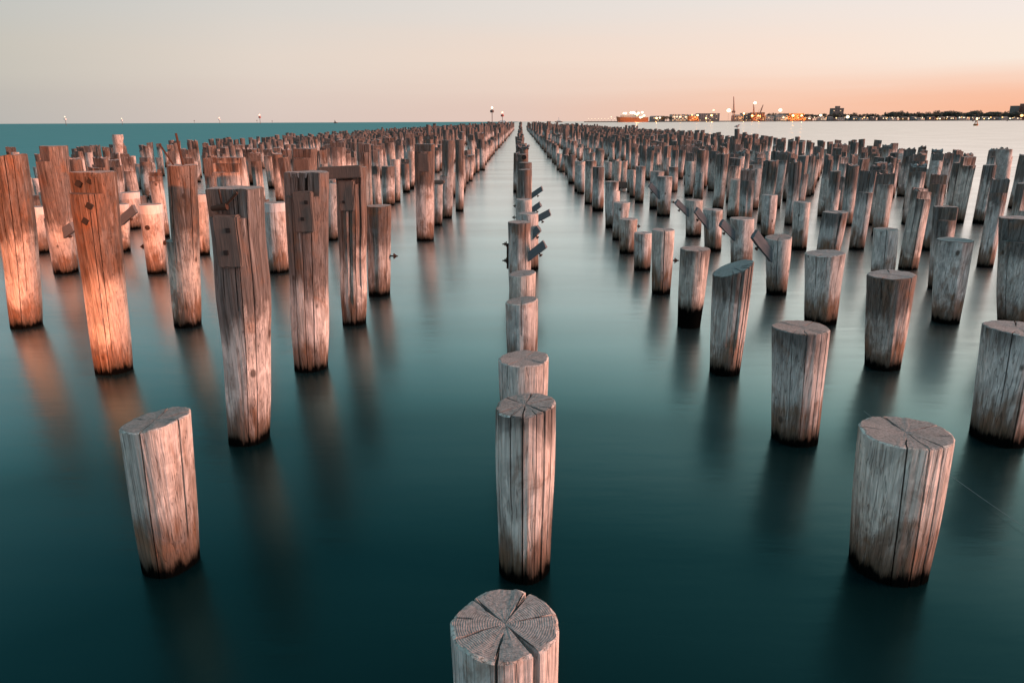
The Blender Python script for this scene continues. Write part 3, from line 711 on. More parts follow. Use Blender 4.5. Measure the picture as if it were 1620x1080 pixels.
# --- third row right
hand(1496, 505, 41, 1511, 379, 53, 'blue-grey leaning pile standing clear before the right cluster', 80, 30, 1.15, .1, .28, cracks=2, tilt=(.0, 0))
hand(1395, 448, 33, 1402, 362, 37, 'pale pile directly behind the rough barked brown pile', 60, 24, 2.0, .25, .26, cracks=3, chips=1)
hand(1308, 410, 33, 1322, 335, 38, 'split pile forking into two slanting halves', 60, 24, 0.9, 0.1, .26, cracks=[(-88, .05, .12, .25, .0), (95, .05, .10, .4, .0)], tilt=(.03, 0))
hand(1264, 391, 24, 1269, 319, 26, 'pale rough pile with a knot hole near its foot', 52, 24, 1.9, .4, .26, cracks=2, chips=2)
hand(1214, 372, 21, 1218, 308, 23, 'plain grey pile left of the knot hole pile', 48, 20, 1.6, .2, .26, cracks=2)
hand(1604, 510, 46, 1616, 345, 62, 'dark split giant of the cluster at the right edge', 80, 32, 1.0, .15, .28, notch=[(-120, .5, .8)], cracks=4, chips=2)
hand(1482, 452, 26, 1496, 327, 34, 'tall dark pile hidden behind the leaning blue-grey one', 60, 26, .95, .2, .26, notch=[(-110, .4, .85)], cracks=3, chips=1)
hand(1583, 308, 17, 1590, 236, 24, 'lone reddish pile apart from the right edge cluster', 44, 22, 1.8, .6, .26, notch=[(-20, .7, .85)])
hand(1165, 261, 7, 1166, 204, 8, 'tall pile with a small bird perched, rising above the right field', 24, 12, 1.4, .4, .26)

# --- the rest of the pier grid
rng = np.random.default_rng(11)
VAR = []
for k in range(30):
    tall = k < 20
    a = rng.uniform(-125, -65)
    nts = []
    u = rng.random()
    if tall and u < .62:
        nts.append((R(a), rng.uniform(.02, .45) * .19, 0, 3.0 - rng.uniform(.18, .38)))
        if rng.random() < .35: nts.append((R(a), rng.uniform(-.3, .0) * .19, 0, 3.0 - rng.uniform(.05, .14)))
    elif tall and u < .8:
        nts.append((R(rng.uniform(-180, 0)), .5 * .19, 0, 3.0 - rng.uniform(.4, .9)))
    ncr = int(rng.integers(1, 4))
    cr = [(rng.uniform(-2.7, -.4), rng.uniform(.014, .03), rng.uniform(.04, .08), rng.uniform(1.0, 2.6), rng.choice([.1, .4, .6])) for _ in range(ncr)]
    V, fs, fm = pile_geo(rng, rng.uniform(.165, .19), rng.uniform(.185, .215), 3.0, 26, 22, (rng.uniform(-.06, .06), rng.uniform(-.06, .06)), bow=rng.uniform(-.03, .03), cracks=cr, notches=nts,
                         tilt=(rng.uniform(-.10, .10), rng.uniform(-.12, .06)), rough=1.8, chips=int(rng.integers(0, 4)), zlow=-.3, jag=rng.choice([0, .015, .03, .045]) if tall else rng.choice([0, 0, .03]))
    ob = mesh_obj('timber_pile', V, fs, [M_SIDE, M_END], None, 38, fm)
    VAR.append(ob.data); bpy.data.objects.remove(ob)
LEFT = [-.90, -1.75, -2.6, -3.3, -3.95, -4.6, -5.26, -5.9, -6.5, -7.1, -7.75, -8.4]
RIGHT = [.88, 1.59, 2.3, 2.72, 3.3, 3.95, 4.6, 5.2, 5.8, 6.4, 7.0]
lines = [(0.0, 0)] + [(x, -(i + 1)) for i, x in enumerate(LEFT)] + [(x, i + 1) for i, x in enumerate(RIGHT)]
cands = []
for X, li in lines:
    for i in range(136):
        Yh = 1.39 + .705 * i
        x, y = X * H + rng.normal(0, .10), Yh * H + rng.normal(0, .16)
        if li == 0 and Yh < 9.0: continue
        if abs(li) == 1 and Yh < (8.8 if li < 0 else 10.4): continue
        if li == 2 and Yh < 8.8: continue
        if li == -2 and Yh < 6.4: continue
        if li == 3 and Yh < 5.0: continue
        if li in (-3, -4) and Yh < 6.2: continue
        if min((x - a) ** 2 + (y - b) ** 2 for a, b in occupied) < .75 ** 2: continue
        px, py, z = project((x, y, 0))
        if z < 1 or px < -40 or px > 1660: continue
        if rng.random() < (.10 if li else .05): continue
        u = rng.random()
        # heights of the row as the photograph shows them
        far = Yh > 24
        if li == 0: t = rng.uniform(1.3, 1.9) if Yh < 60 else rng.uniform(1.7, 2.9)
        elif li < 0:
            t = rng.uniform(1.55, 1.95) if u < .66 else rng.uniform(.75, 1.3)
            if li >= -2: t = rng.uniform(2.2, 2.5) if u < .30 else rng.uniform(1.1, 1.7)
            if li == -1 and Yh < 24: t = rng.uniform(1.0, 1.6) if u < .8 else 2.3
            if far and li >= -4 and u < .35: t = rng.uniform(2.3, 2.75)
        else:
            t = rng.uniform(1.60, 1.90) if u < .80 else rng.uniform(.8, 1.3)
            if li <= 2: t = rng.uniform(.9, 1.5)
            if li <= 3 and far and u < .32: t = rng.uniform(2.3, 2.85)
            elif li > 3 and u > .975: t = 2.3
        if Yh > 40 and abs(li) <= 3 and u < .10: t = rng.uniform(2.7, 3.1)
        cands.append(dict(x=x, y=y, t=t, li=li, px=px, z=z, tall=t > 1.45, area=t / z / z))
extra = []
for d in cands:                              # beyond the first rows the piles stand in pairs and clusters
    if abs(d['x']) > 2.45 * H and rng.random() < .55:
        e = dict(d); sg = rng.choice([-1, 1]); e['x'] += sg * rng.uniform(.42, .7); e['y'] += rng.uniform(-.6, .9)
        if min((e['x'] - a) ** 2 + (e['y'] - b) ** 2 for a, b in occupied) < .7 ** 2: continue
        e['t'] = d['t'] + rng.normal(0, .08); e['px'], _, e['z'] = project((e['x'], e['y'], 0))
        if e['px'] < -40 or e['px'] > 1660: continue
        e['tall'] = e['t'] > 1.45; e['area'] = e['t'] / e['z'] ** 2
        extra.append(e)
cands += extra
cands.sort(key=lambda d: -d['area'])
near = cands[:300 - len(HAND)]
farp = cands[len(near):]
byline = {}
for d in near: byline.setdefault(d['li'], []).append(d)
SIDE = {-1: 'left', 1: 'right'}
for li, ds in byline.items():
    ds.sort(key=lambda d: d['y'])
    for k, d in enumerate(ds):
        v = int(rng.integers(0, 20)) if d['tall'] else int(rng.integers(20, 30))
        ob = bpy.data.objects.new('timber_pile', VAR[v])
        COL.objects.link(ob)
        s = rng.uniform(.85, 1.12)
        ob.scale = (s, s, 1)
        ob.rotation_euler = (rng.normal(0, .018), rng.normal(0, .018), rng.uniform(-.35, .35) if d['tall'] else rng.uniform(0, 6.28))
        ob.location = (d['x'], d['y'], d['t'] - 3.0)
        dk = d['t'] * rng.uniform(.55, .85) if d['tall'] else (2.2 if rng.random() < .6 else d['t'] * .7)
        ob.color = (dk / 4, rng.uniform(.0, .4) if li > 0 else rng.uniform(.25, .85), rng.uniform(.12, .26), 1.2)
        look = 'tall' if d['t'] > 2.0 else ('dark-topped' if d['tall'] else 'short')
        if li == 0: lab = '%s pile, %s from the front of the far central row' % (look, ORD[k])
        else: lab = '%s pile, %s along the far part of %s row %s of the centre' % (look, ORD[k], ORD[abs(li) - 1], SIDE[1 if li > 0 else -1])
        tag(ob, lab, 'pile', GROUP)
# distant piles: past three hundred, one object
FV, FF, FM = [], [], []
for d in farp:
    nseg = 10
    r = rng.uniform(.165, .215)
    b = len(FV)
    lx, ly = rng.normal(0, .05), rng.normal(0, .05)
    ph = rng.uniform(0, 6.28)
    a = R(rng.uniform(-125, -65)); off = rng.uniform(.0, .5) * r; zn = d['t'] - rng.uniform(.15, .4); nt_ = d['tall'] and rng.random() < .6
    tx, ty = rng.uniform(-.18, .18), rng.uniform(-.2, .1)
    lv = [-.1, .35, .9, zn - .01, zn + .01, d['t']] if d['t'] > 1.35 else [-.1, .2, .35, .5, .6, d['t']]
    for z in lv:
        rr = r * (.88 + .12 * z / d['t'])
        for j in range(nseg):
            q = 2 * math.pi * j / nseg + ph
            x, y = rr * math.cos(q) * (1 + .04 * math.cos(3 * q)), rr * math.sin(q)
            if nt_ and z > zn:
                e = max(0, x * math.cos(a) + y * math.sin(a) - off); x -= e * math.cos(a); y -= e * math.sin(a)
            FV.append((d['x'] + x + lx * z, d['y'] + y + ly * z, z + ((tx * x + ty * y) if z == d['t'] else 0)))
    for k in range(len(lv) - 1):
        for j in range(nseg): FF.append((b + k * nseg + j, b + k * nseg + (j + 1) % nseg, b + (k + 1) * nseg + (j + 1) % nseg, b + (k + 1) * nseg + j)); FM.append(0)
    FF.append(tuple(b + (len(lv) - 1) * nseg + j for j in range(nseg))); FM.append(1)
fo = mesh_obj('distant_piles', FV, FF, [M_SIDE, M_END], None, 40, FM)
fo.color = (1.05 / 4, .35, .14, 1.2)
tag(fo, 'mass of dark-topped piles receding to the horizon', 'piles', GROUP, 'stuff')

# ------------------------------------------------------------------ small things on the water
fl = MB()
pts = [water_at(1366, 654), water_at(1440, 711), water_at(1500, 755), water_at(1560, 798), water_at(1640, 853)]
for a, b in zip(pts, pts[1:]): fl.tube(a + Vector((0, 0, .03)), b + Vector((0, 0, .03)), .0014, n=5)
tag(fl.build('fishing_line', simple('pale_line', (.25, .25, .25), .5)), 'thin pale fishing line lying on the water behind the biggest right pile', 'line')

M_BIRD = simple('grey_white_feathers', (.25, .25, .25), .8)
bp_ = HAND[-1][0].location + Vector((HAND[-1][4], 0, HAND[-1][1]))
bd = MB()
for (x, z, r, sy) in ((-.02, .17, .085, .75), (.06, .19, .075, .75), (.13, .27, .045, .9)): bd.ball((x, 0, z), r, (1.35, sy, .9))
bd.tube((.16, 0, .27), (.23, 0, .255), .014, .003, n=6); bd.tube((-.08, 0, .17), (-.25, 0, .14), .05, .012, n=8)
for s in (-.03, .03): bd.tube((0, s, .11), (.01, s, -.02), .009, n=5)
bo = bd.build('seabird', M_BIRD, None, 60); bo.location = bp_; bo.rotation_euler = (0, 0, .3)
tag(bo, 'small dark seabird perched on a tall pile in the right field', 'bird')

# ------------------------------------------------------------------ beacons, buoys and vessels
M_STEEL = simple('dark_painted_steel', (.10, .075, .07), .6)
M_WHITE = simple('white_paint', (.75, .74, .72), .5)
M_RED = simple('red_paint', (.35, .05, .04), .5)
E_AMBER = emis('amber_lamp', (1, .62, .30), 6)
E_RED = emis('red_lamp', (1, .30, .18), 5)
E_WARM = emis('warm_lamp', (1, .74, .46), 1.5)
E_ORANGE = emis('orange_sodium_lamp', (1, .50, .16), 3.0)
def beacon(xb, yb, ytop, label, body, lamp, s=1.0, cat='beacon', yb_is_depth=None):
    B = water_at(xb, yb) if yb_is_depth is None else at_depth(xb, 192, yb_is_depth)
    Tz = at_depth(xb, ytop, B.y).z
    px = (B - EYE).dot(fwd) / F
    e = empty('navigation_beacon', (B.x, B.y, 0))
    tag(e, label, cat, 'navigation beacons out in the bay')
    m = MB(); m.tube((0, 0, -.5), (0, 0, Tz - 5 * px * s), .45 * px * s, n=8); m.build('pole', M_STEEL, e, 40)
    m = MB(); m.lathe([(2.3 * px * s, Tz - 7.5 * px * s), (2.6 * px * s, Tz - 7 * px * s), (2.6 * px * s, Tz - 4.6 * px * s), (1.6 * px * s, Tz - 4.2 * px * s)], 10); m.build('day_mark', body, e, 40)
    m = MB(); m.tube((0, 0, Tz - 4.5 * px * s), (0, 0, Tz - 2.2 * px * s), .5 * px * s, n=8); m.build('lamp_post', M_STEEL, e, 40)
    if lamp:
        m = MB(); m.lathe([(.8 * px * s, Tz - 2.4 * px * s), (1.1 * px * s, Tz - 2 * px * s), (1.1 * px * s, Tz - .6 * px * s), (.4 * px * s, Tz)], 10); m.build('lantern', lamp, e, 40)
    return e
beacon(779, 221, 169, 'tall navigation beacon with glowing lamp above the left field', M_STEEL, E_AMBER, 1.15)
beacon(795, 212, 177, 'shorter red navigation beacon right beside the tall glowing one', M_RED, E_RED, .95)
beacon(105, 199, 184, 'white topped beacon far out at the left of the bay', M_WHITE, E_WARM, .75)
beacon(194, 198, 187, 'white topped beacon second from the left on the horizon', M_WHITE, E_WARM, .6)
beacon(348, 196.6, 186, 'pale reddish beacon left of the red one on the horizon', M_WHITE, E_RED, .55)
beacon(412, 196.6, 181, 'red beacon on the horizon above the left field', M_RED, E_RED, .75)
for x, yt in ((308, 189.5), (407, 189), (431, 190)):
    b_ = beacon(x, 195.7, yt, {308: 'tiny beacon on the horizon left of the pale reddish beacon', 407: 'tiny beacon just left of the red beacon', 431: 'tiny beacon just right of the red beacon'}[x], M_STEEL, None, .3)
def vessel(x, y_w, L, label, Y, hull_m, top_m, hullh, sup):
    p = at_depth(x, 192, Y)
    e = empty('distant_ship', (p.x, Y, 0))
    tag(e, label, 'ship')
    m = MB()
    v = [(-L / 2, -L * .08, 0), (L / 2 * .85, -L * .08, 0), (L / 2, 0, 0), (L / 2 * .85, L * .08, 0), (-L / 2, L * .08, 0)]
    v2 = [(a * 1.04, b * 1.1, hullh) for a, b, c in v]
    m.add(v + v2, [(4, 3, 2, 1, 0), (5, 6, 7, 8, 9)] + [(i, (i + 1) % 5, 5 + (i + 1) % 5, 5 + i) for i in range(5)]); m.build('hull', hull_m, e)
    m = MB()
    for cx, w, h0, h1 in sup: m.box((cx * L, 0, hullh + (h0 + h1) / 2 + .05), (w * L, L * .10, h1 - h0), bev=.2)
    m.build('superstructure', top_m, e)
    return e
vessel(531, 192, 14, 'grey ship silhouette on the horizon above the left field', 2600, M_STEEL, M_STEEL, 3, [(-.15, .4, 0, 3), (-.2, .12, 3, 8)])
vessel(795, 192, 34, 'pale vessel behind the shorter red beacon', 2600, M_WHITE, M_WHITE, 3, [(.0, .6, 0, 4)])
vessel(884, 192, 26, 'small masted vessel just right of the open water lane', 2500, M_STEEL, M_WHITE, 3, [(.0, .5, 0, 3), (0, .06, 3, 14)])
def buoy(x, y, yt, label, mat, lamp, wpx):
    B = water_at(x, y); Tz = at_depth(x, yt, B.y).z; px = (B - EYE).dot(fwd) / F
    e = empty('navigation_buoy', (B.x, B.y, 0)); tag(e, label, 'buoy')
    w = wpx * px / 2
    m = MB(); m.lathe([(w * .8, -.3), (w, .2), (w, Tz * .18), (w * .75, Tz * .24)], 16); m.build('float', mat, e, 40)
    m = MB()
    for k in range(4):
        a = k * math.pi / 2 + .4
        m.tube((w * .7 * math.cos(a), w * .7 * math.sin(a), Tz * .24), (w * .22 * math.cos(a), w * .22 * math.sin(a), Tz * .78), .09, n=6)
    for zz, rr in ((.42, .5), (.6, .38)):
        m.lathe([(w * rr, Tz * zz), (w * rr * 1.02, Tz * (zz + .10))], 12)
    m.build('tower', mat, e, 40)
    m = MB(); m.lathe([(w * .3, Tz * .78), (w * .32, Tz * .9), (w * .1, Tz)], 10); m.build('lantern', lamp or mat, e, 40)
buoy(1543.5, 199, 186.5, 'rust orange buoy with a lit lantern near the right edge', simple('rust_orange_paint', (.42, .14, .04), .6), E_AMBER, 7)
buoy(1539, 192.3, 188, 'small dark buoy just left of the rust orange buoy', M_STEEL, None, 2.4)
buoy(1593.5, 191.6, 187.5, 'small dark buoy at the far right under the towers', M_STEEL, None, 2.4)

# ------------------------------------------------------------------ far shore
YS = 2200.0
PX = YS / math.cos(0) / F * 1.045          # metres per photo pixel at the shore
def sx_(x): return at_depth(x, 190, YS).x
def sz_(x, y): return max(0.5, at_depth(x, y, YS).z)
M_LAND = simple('dark_shore_ground', (.05, .045, .04), .95)
lv_, lf_ = [], []
prof = [(926, -6), (970, -6), (975, 0)] + [(x, 0) for x in range(1000, 1760, 40)]
for x, dz in prof:
    X = sx_(x); d = 40 if dz else 420
    lv_ += [(X, YS - 22, -.5), (X, YS - 16, 2.2), (X, YS + d, 2.6), (X, YS + d + 10, -.5)]
for k in range(len(prof) - 1):
    for j in range(3): lf_.append((k * 4 + j, k * 4 + j + 1, k * 4 + j + 5, k * 4 + j + 4)[::-1])
lf_ += [(0, 1, 2, 3), tuple(len(lv_) - 4 + j for j in (3, 2, 1, 0))]
tag(mesh_obj('shore', lv_, lf_, M_LAND), kind='structure')

M_SHED = simple('pale_shed_cladding', (.42, .38, .36), .7, 0, .2, .2)
M_SHEDD = simple('grey_shed_cladding', (.20, .19, .20), .7, 0, .2, .25)
M_TERR = simple('terracotta_shed_cladding', (.40, .17, .08), .7, 0, .2, .25)
M_ROOF = simple('dull_metal_roof', (.16, .14, .14), .6, 0, .2, .25)
M_CONC = simple('tower_concrete', (.17, .14, .13), .85, 0, .15, .2)
M_GLASS = simple('dark_window_glass', (.04, .045, .05), .2)
E_WIN = emis('lit_window', (1, .62, .30), .9)
def building(name, x0, x1, y, mat, label, dy=30, depth=30, roof='gable', lit=0, cat='building', group=None, ybase=None):
    Yb = YS + dy
    X0, X1 = at_depth(x0, 190, Yb).x, at_depth(x1, 190, Yb).x
    z = max(4, at_depth((x0 + x1) / 2, y, Yb).z); w = X1 - X0
    e = empty(name, ((X0 + X1) / 2, Yb, 2.4)); z -= 2.4
    tag(e, label, cat, group)
    wall = z * (.78 if roof == 'gable' else .97)
    m = MB(); m.box((0, depth / 2, wall / 2), (w, depth, wall)); m.build('wall', mat, e)
    m = MB()
    if roof == 'gable':
        v = [(-w / 2 - .5, -.8, wall + .05), (w / 2 + .5, -.8, wall + .05), (w / 2 + .5, depth + .8, wall + .05), (-w / 2 - .5, depth + .8, wall + .05), (-w / 2 + w * .04, depth / 2, z), (w / 2 - w * .04, depth / 2, z)]
        m.add(v, [(0, 1, 5, 4), (2, 3, 4, 5), (1, 2, 5), (3, 0, 4), (3, 2, 1, 0)])
    else:
        m.box((0, depth / 2, wall + (z - wall) / 2 + .05), (w + .8, depth + .8, z - wall))
    m.build('roof', M_ROOF if mat is not M_CONC else M_CONC, e)
    nf = max(1, int(wall / 4.2)); nw = max(2, int(w / 6))
    wd, wl = MB(), MB(); rg = random.Random(int(x0 * 10))
    for f in range(nf):
        for k in range(nw):
            X = -w / 2 + (k + .5) * w / nw; Z = (f + .55) * wall / nf
            (wl if rg.random() < lit else wd).box((X, -.05, Z), (w / nw * .5, .3, wall / nf * .42))
    if wd.v: wd.build('window', M_GLASS, e)
    if wl.v: wl.build('window', E_WIN, e)
    return e
# moored ship under floodlights
p_ = at_depth(1000, 190, YS - 40)
e_ = empty('moored_ship', (p_.x, YS - 45, 0)); tag(e_, 'orange lit ship moored under a cluster of bright floodlights', 'ship')
Lw = 44 * PX
m = MB(); sec = []
for k, (u, wf, sh) in enumerate(((-.5, .15, 1.15), (-.47, .6, 1.1), (-.40, .95, 1.0), (0, 1, .95), (.4, 1, .95), (.5, .85, .98))):
    sec += [(u * Lw + (0 if k else 2), -7 * wf * .8, 0), (u * Lw - (2 if not k else 0), -7 * wf, 14 * sh), (u * Lw - (2 if not k else 0), 7 * wf, 14 * sh), (u * Lw + (0 if k else 2), 7 * wf * .8, 0)]
fs = []
for k in range(5):
    for j in range(4): fs.append((k * 4 + j, (k + 1) * 4 + j, (k + 1) * 4 + (j + 1) % 4, k * 4 + (j + 1) % 4))
fs += [(0, 1, 2, 3), (23, 22, 21, 20)]
m.add(sec, fs); m.build('hull', simple('red_orange_hull', (.42, .13, .05), .6), e_)
m = MB(); m.box((-.08 * Lw, 0, 16.5), (.6 * Lw, 9, 5.0), bev=.3); m.box((.12 * Lw, 0, 21), (.16 * Lw, 8, 4), bev=.3); m.build('superstructure', M_SHED, e_)
m = MB(); m.tube((.12 * Lw, 0, 22), (.12 * Lw, 0, 33), .5, n=6); m.tube((-.3 * Lw, 0, 14), (-.3 * Lw, 0, 24), .4, n=6); m.build('mast', M_STEEL, e_)
B_ = 'shed'
building('harbour_shed', 1030, 1052, 183.5, M_SHEDD, 'low grey shed just right of the moored ship', 40, 30, lit=.25, cat='shed')
building('harbour_shed', 1063, 1088, 181.0, M_SHED, 'long pale lit shed right of the moored ship', 30, 40, 'flat', .5, 'shed')
building('harbour_shed', 1090, 1105, 181.5, M_TERR, 'orange lit shed beside the long pale shed', 20, 30, 'gable', .3, 'shed')
building('harbour_shed', 1106, 1138, 179.5, M_SHEDD, 'wide grey warehouse with orange lamps before it', 60, 50, 'flat', .15, 'warehouse')
building('harbour_shed', 1161, 1176, 181.5, M_SHEDD, 'grey gabled shed right of the tallest crane', 20, 30, 'gable', .05, 'shed')
building('harbour_shed', 1176, 1192, 179.0, M_SHEDD, 'tall shed left of the twin cranes', 60, 40, 'flat', .1, 'shed')
building('harbour_shed', 1192, 1209, 178.0, M_TERR, 'brightest orange lit shed under the twin cranes', 30, 40, 'flat', .25, 'shed')
building('harbour_shed', 1211, 1224, 183.0, M_SHED, 'small pale shed right of the twin cranes', 20, 30, 'gable', .2, 'shed')
building('harbour_shed', 1228, 1246, 181.5, M_SHED, 'pale shed with pink lamps in front', 20, 30, 'gable', .2, 'shed')
building('harbour_shed', 1247, 1271, 179.5, M_TERR, 'broad orange shed with two bright lamps', 20, 40, 'flat', .1, 'shed')
b_ = building('tower_block', 1316, 1333, 171.3, M_CONC, 'lone square tower block above the tree line', 220, 26, 'flat', .04, 'tower block')
m = MB(); m.box((1.5, 13, sz_(1325, 171) + 3.2), (12, 12, 8)); m.build('lift_tower', M_CONC, b_)
building('tower_block', 1602.5, 1609, 167.5, M_CONC, 'left grey slab of the tower pair at the right edge', 200, 26, 'flat', .05, 'tower block')
building('tower_block', 1610, 1617, 167.8, simple('warm_tower_brick', (.30, .15, .10), .8, 0, .15, .2), 'reddish slab between the other right edge towers', 230, 26, 'flat', .08, 'tower block')
building('tower_block', 1617.5, 1630, 164.0, simple('red_tower_brick', (.26, .11, .08), .8, 0, .15, .2), 'tallest slab cut by the right edge', 190, 26, 'flat', .08, 'tower block')
rg = random.Random(5)
x = 1274.0; k = 0
while x < 1612:
    w = rg.uniform(7, 14)
    building('shore_house', x, x + w, rg.uniform(184.2, 186.3), rg.choice([M_SHED, M_SHEDD, M_CONC, M_SHED, M_TERR]), 'low house with lit windows among the trees along the far right shore', rg.uniform(5, 60), 14, 'gable', rg.uniform(.0, .25), 'house', 'houses along the far shore')
    x += w + rg.uniform(2, 9)

# cranes
def crane(xb, xt, yt, label, tilt):
    B = at_depth(xb, 190, YS + 10); Tz = at_depth(xt, yt, YS + 10).z
    dx = at_depth(xt, 190, YS + 10).x - B.x
    e = empty('harbour_crane', (B.x, YS + 10, 2.4)); tag(e, label, 'crane', 'cranes at the harbour')
    m = MB(); hb = Tz * .32
    for sx1 in (-4, 4):
        for sy1 in (-4, 4): m.tube((sx1, sy1, 0), (sx1 * .45, sy1 * .45, hb), .7, .5, n=6)
    m.build('portal', M_CRANE, e)
    m = MB(); m.box((-1, 0, hb + 3), (9, 6, 6), bev=.4); m.build('cab', M_CRANE, e)
    m = MB(); p0, p1 = Vector((0, 0, hb + 4)), Vector((dx, 0, Tz - 2.4)); q = (p1 - p0)
    side = Vector((1.4, 0, 0)); n_ = 10
    for sgn in (-1, 1): m.tube(p0 + side * sgn, p1 + side * sgn * .3, 1.0, .7, n=5)
    for k in range(n_):
        u0, u1 = k / n_, (k + 1) / n_; s0, s1 = 1 - .7 * u0, 1 - .7 * u1
        sg = 1 if k % 2 else -1
        m.tube(p0 + q * u0 + side * sg * s0, p0 + q * u1 - side * sg * s1, .45, n=5)
    m.build('jib', M_CRANE, e)
    m = MB(); m.tube((-4, 0, hb + 14), p0 + q * .8, .2, n=5); m.tube((-3, 0, hb + 5), (-4, 0, hb + 14), .4, n=5); m.build('stay', M_CRANE, e)
M_CRANE = simple('red_brown_crane_paint', (.30, .13, .09), .6)
crane(1160, 1157.5, 153, 'tallest lattice crane leaning left over the harbour', 0)
crane(1192, 1189.5, 165, 'left one of the twin cranes on the orange shed', 0)
crane(1201, 1205, 166, 'right one of the twin cranes, leaning right', 0)

# lamps
def lamp(x, y, r, mat, label, group=None, dy=-8, power=0, col=(1, .38, .10)):
    if power: dy = 14 if dy > -50 else dy
    p = at_depth(x, y, YS + dy)
    e = empty('shore_lamp', (p.x, YS + dy, 2.4)); tag(e, label, 'lamp', group)
    hgt = max(1.5, p.z - 2.4)
    m = MB(); m.tube((0, 0, 0), (0, 0, hgt), .22, .15, n=6); m.build('post', M_STEEL, e)
    m = MB(); m.ball((0, 0, hgt), r * 1.15, (1, 1, .8), 2); m.build('lamp_head', mat, e, 60)
    if power:
        L_ = bpy.data.lights.new('shore_lamp_light', 'POINT'); L_.energy, L_.color, L_.shadow_soft_size = power * .13, col, 1.5
        o = bpy.data.objects.new('shore_lamp_light', L_); o.location = (0, -r - 2, hgt); o.parent = e; COL.objects.link(o)
E_FLOOD = emis('floodlight', (1, .80, .50), 3.2)
for x, y, r in ((987, 179.5, 2.6), (990, 179.5, 3.0), (998, 178.5, 2.8), (1002, 178.5, 3.6), (1005, 180, 2.8), (1010, 179, 2.8), (1016, 178, 3.0), (1019, 183, 2.6), (1013, 186, 2.8), (1016, 185, 2.2)):
    lamp(x, y, r, E_FLOOD, 'bright floodlight in the cluster above the moored ship', 'floodlights over the moored ship', -60, 0)
lamp(1008, 182, 2.2, E_ORANGE, 'orange lamp low on the deck of the moored ship', None, -80, 6e5)
lamp(1038.5, 187, 3.0, E_ORANGE, 'strong orange lamp by the low grey shed', None, -10, 3e5)
lamp(1044, 186.5, 2.2, E_FLOOD, 'white lamp right of the strong orange lamp', None, -10)
lamp(1067, 185, 2.0, E_WARM, 'leftmost lamp along the long pale shed', None, 0)
lamp(1071, 185.2, 2.0, E_WARM, 'second lamp along the long pale shed', None, 0)
lamp(1076, 185, 2.4, E_WARM, 'third lamp along the long pale shed', None, 0, 1.5e5)
lamp(1085, 185.2, 2.2, E_WARM, 'rightmost lamp along the long pale shed', None, 0)
lamp(1095, 182.2, 2.2, E_ORANGE, 'lamp at the left roof corner of the orange lit shed', None, 0)
lamp(1103.5, 182.6, 2.8, E_ORANGE, 'lamp at the right roof corner of the orange lit shed', None, -5, 3e5)
lamp(1129, 174.5, 2.6, E_WARM, 'high mast lamp over the wide grey warehouse', None, 20)
lamp(1125.5, 182.6, 2.8, E_ORANGE, 'orange lamp before the wide grey warehouse', None, 0, 3e5)
lamp(1117, 187, 2.2, E_ORANGE, 'low orange lamp at the foot of the grey warehouse', None, -10, 1.5e5)
lamp(1153, 175, 5.2, E_FLOOD, 'big white floodlight left of the tallest crane', None, -10)
lamp(1177, 180, 2.8, E_ORANGE, 'orange lamp between tallest crane and twin cranes', None, 0, 3e5)
lamp(1194.5, 163, 3.8, E_FLOOD, 'white floodlight high between the twin cranes', None, 0)
lamp(1190, 183, 3.0, E_ORANGE, 'orange lamp under the left twin crane', None, -5, 3e5)
lamp(1200.5, 182.6, 4.0, E_ORANGE, 'brightest orange lamp under the right twin crane', None, -5, 6e5)
lamp(1234.5, 174.5, 4.4, E_FLOOD, 'white floodlight on a mast right of the cranes', None, -5)
lamp(1239.5, 186, 2.8, E_WARM, 'pale lamp under the white mast floodlight', None, -5)
lamp(1254.5, 183, 3.4, E_ORANGE, 'left bright lamp on the broad orange shed', None, -5, 4e5)
lamp(1268, 183.2, 2.8, E_ORANGE, 'right bright lamp on the broad orange shed', None, -5, 3e5)
lamp(1298.5, 182.6, 3.4, E_FLOOD, 'yellow-white lamp left of the lone tower block', None, -10)
lamp(1341, 185.2, 4.0, E_FLOOD, 'large yellow-white lamp right of the lone tower block', None, -10)
lamp(1616.5, 183, 3.6, E_ORANGE, 'orange-white lamp below the right edge towers', None, -10)
for k in range(9): lamp(931 + k * 5.2, 188.0, .9, E_WARM, 'pale lamp in the row along the low breakwater', 'lamps along the breakwater', 0)
lamp(967, 185.2, 1.5, E_WARM, 'higher lamp at the end of the low breakwater', None, 0)
for k in range(62):
    x = rg.uniform(1275, 1612)
    lamp(x, rg.uniform(185.4, 188.2), rg.choice([.6, .8, 1.0, 1.5]), rg.choice([E_WARM, E_WARM, E_ORANGE, E_FLOOD]), 'small street lamp glowing under the trees on the far right shore', 'street lamps along the far shore', -12)

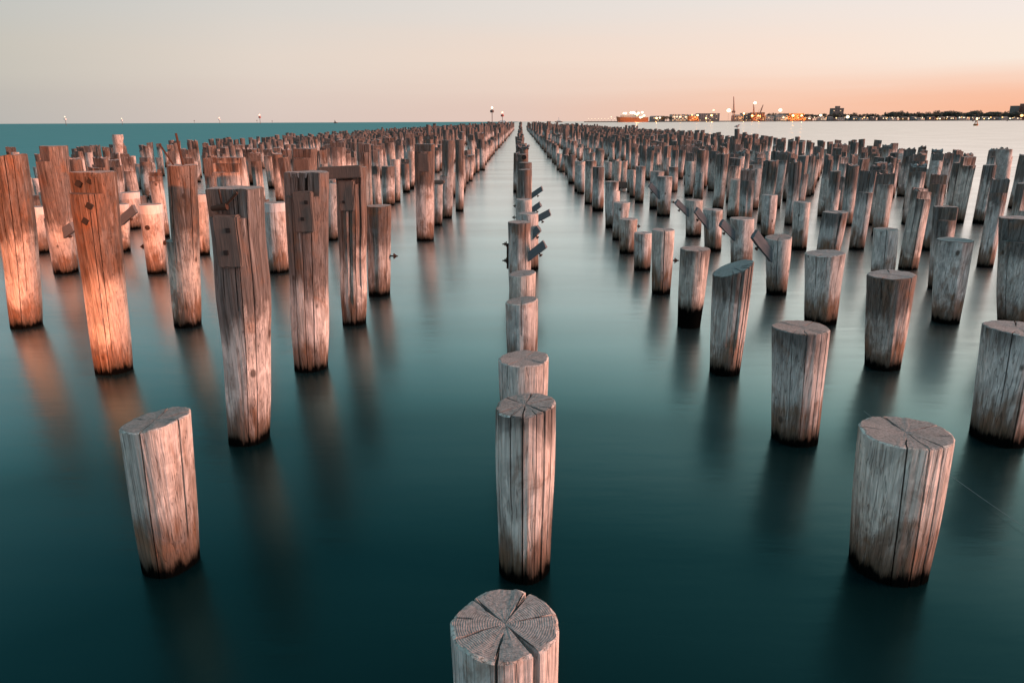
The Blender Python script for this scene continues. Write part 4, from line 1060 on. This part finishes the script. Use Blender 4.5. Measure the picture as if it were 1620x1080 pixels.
# trees along the shore
M_LEAF = simple('hazed_foliage', (.085, .088, .070), .9, 0, .35, .6)  # lightened and greyed: distance haze is put into the leaf colour
M_TRUNK = simple('tree_bark', (.06, .045, .035), .95)
def tree_meshes(seed, shape):
    rg = np.random.default_rng(seed)
    v, f = [], []
    lobes = [(rg.uniform(-.36, .36), rg.uniform(-.36, .36), rg.uniform(.45, .92), rg.uniform(.16, .30)) for _ in range(9)]
    for _ in range(520):
        lx, ly, lz, lr = lobes[rg.integers(0, len(lobes))]
        d = rg.normal(0, 1, 3); d /= np.linalg.norm(d)
        p = np.array([lx, ly, lz]) + d * lr * rg.uniform(.55, 1.05) * np.array([1.1, 1.1, .75 * shape])
        a = rg.normal(0, 1, 3); a /= np.linalg.norm(a); b = np.cross(a, d); b /= max(1e-6, np.linalg.norm(b))
        s = rg.uniform(.03, .065); i = len(v)
        v += [tuple(p + a * s), tuple(p + b * s), tuple(p - a * s), tuple(p - b * s)]; f.append((i, i + 1, i + 2, i + 3))
    t = MB(); t.tube((0, 0, 0), (.02, 0, .45), .045, .03, n=6)
    for lx, ly, lz, lr in lobes[:5]: t.tube((.02, 0, .4), (lx * .8, ly * .8, lz - .05), .022, .008, n=5)
    return (v, f), t
TR = []
for k in range(5):
    (v, f), t = tree_meshes(40 + k, 1.0 if k < 4 else 1.3)
    o1 = mesh_obj('crown', v, f, M_LEAF); o2 = t.build('trunk', M_TRUNK)
    TR.append((o1.data, o2.data)); bpy.data.objects.remove(o1); bpy.data.objects.remove(o2)
def tree(x, ytop, dy, wide):
    k = rg.randrange(5)
    z = max(7, at_depth(x, ytop, YS + dy).z - 2.4); X = at_depth(x, 190, YS + dy).x
    e = empty('shore_tree', (X, YS + dy, 2.4), rg.uniform(0, 6.28)); e.scale = (z * wide, z * wide, z)
    for nme, d in zip(('crown', 'trunk'), TR[k]):
        o = bpy.data.objects.new(nme, d); COL.objects.link(o); o.parent = e
    return e
TG = 'trees along the far shore'
for x, y, w in ((1424, 177.0, 1.0), (1415, 178.0, 1.3), (1480, 176.5, 1.3), (1500, 176, 1.2), (1542, 175.5, 1.3), (1567, 177, 1.0), (1578, 177, 1.0), (1590, 177.5, .9)):
    tag(tree(x, y, 90, w), {1424: 'tall tree with a leaning tip left of the middle of the far tree line', 1415: 'broad tree touching the leaning tip tree', 1480: 'wide dark tree in the middle of the far tree line', 1500: 'peaked tree right of the wide dark tree', 1542: 'tree standing behind the rust orange buoy', 1567: 'round tree midway between buoy and right towers', 1578: 'flat tree right of the round tree', 1590: 'slim tree just left of the right edge towers'}[x], 'tree', TG)
x = 1213.0
while x < 1640:
    dense = x > 1400
    t_ = tree(x + rg.uniform(-1, 1), rg.uniform(177.2, 181.0) if dense else rg.uniform(179.2, 182.5), rg.uniform(60, 180), rg.uniform(.8, 1.5))
    tag(t_, 'dark rounded tree in the low tree line along the far right shore', 'tree', TG)
    x += rg.uniform(3.0, 5.5) if dense else rg.uniform(4.5, 8)
for x in (1049, 1054, 1060): tag(tree(x, 184, 20, 1.3), 'low dark tree between the grey shed and the long pale shed', 'tree', TG)
for o in HAND:
    if '_r' in o[0]: del o[0]['_r']
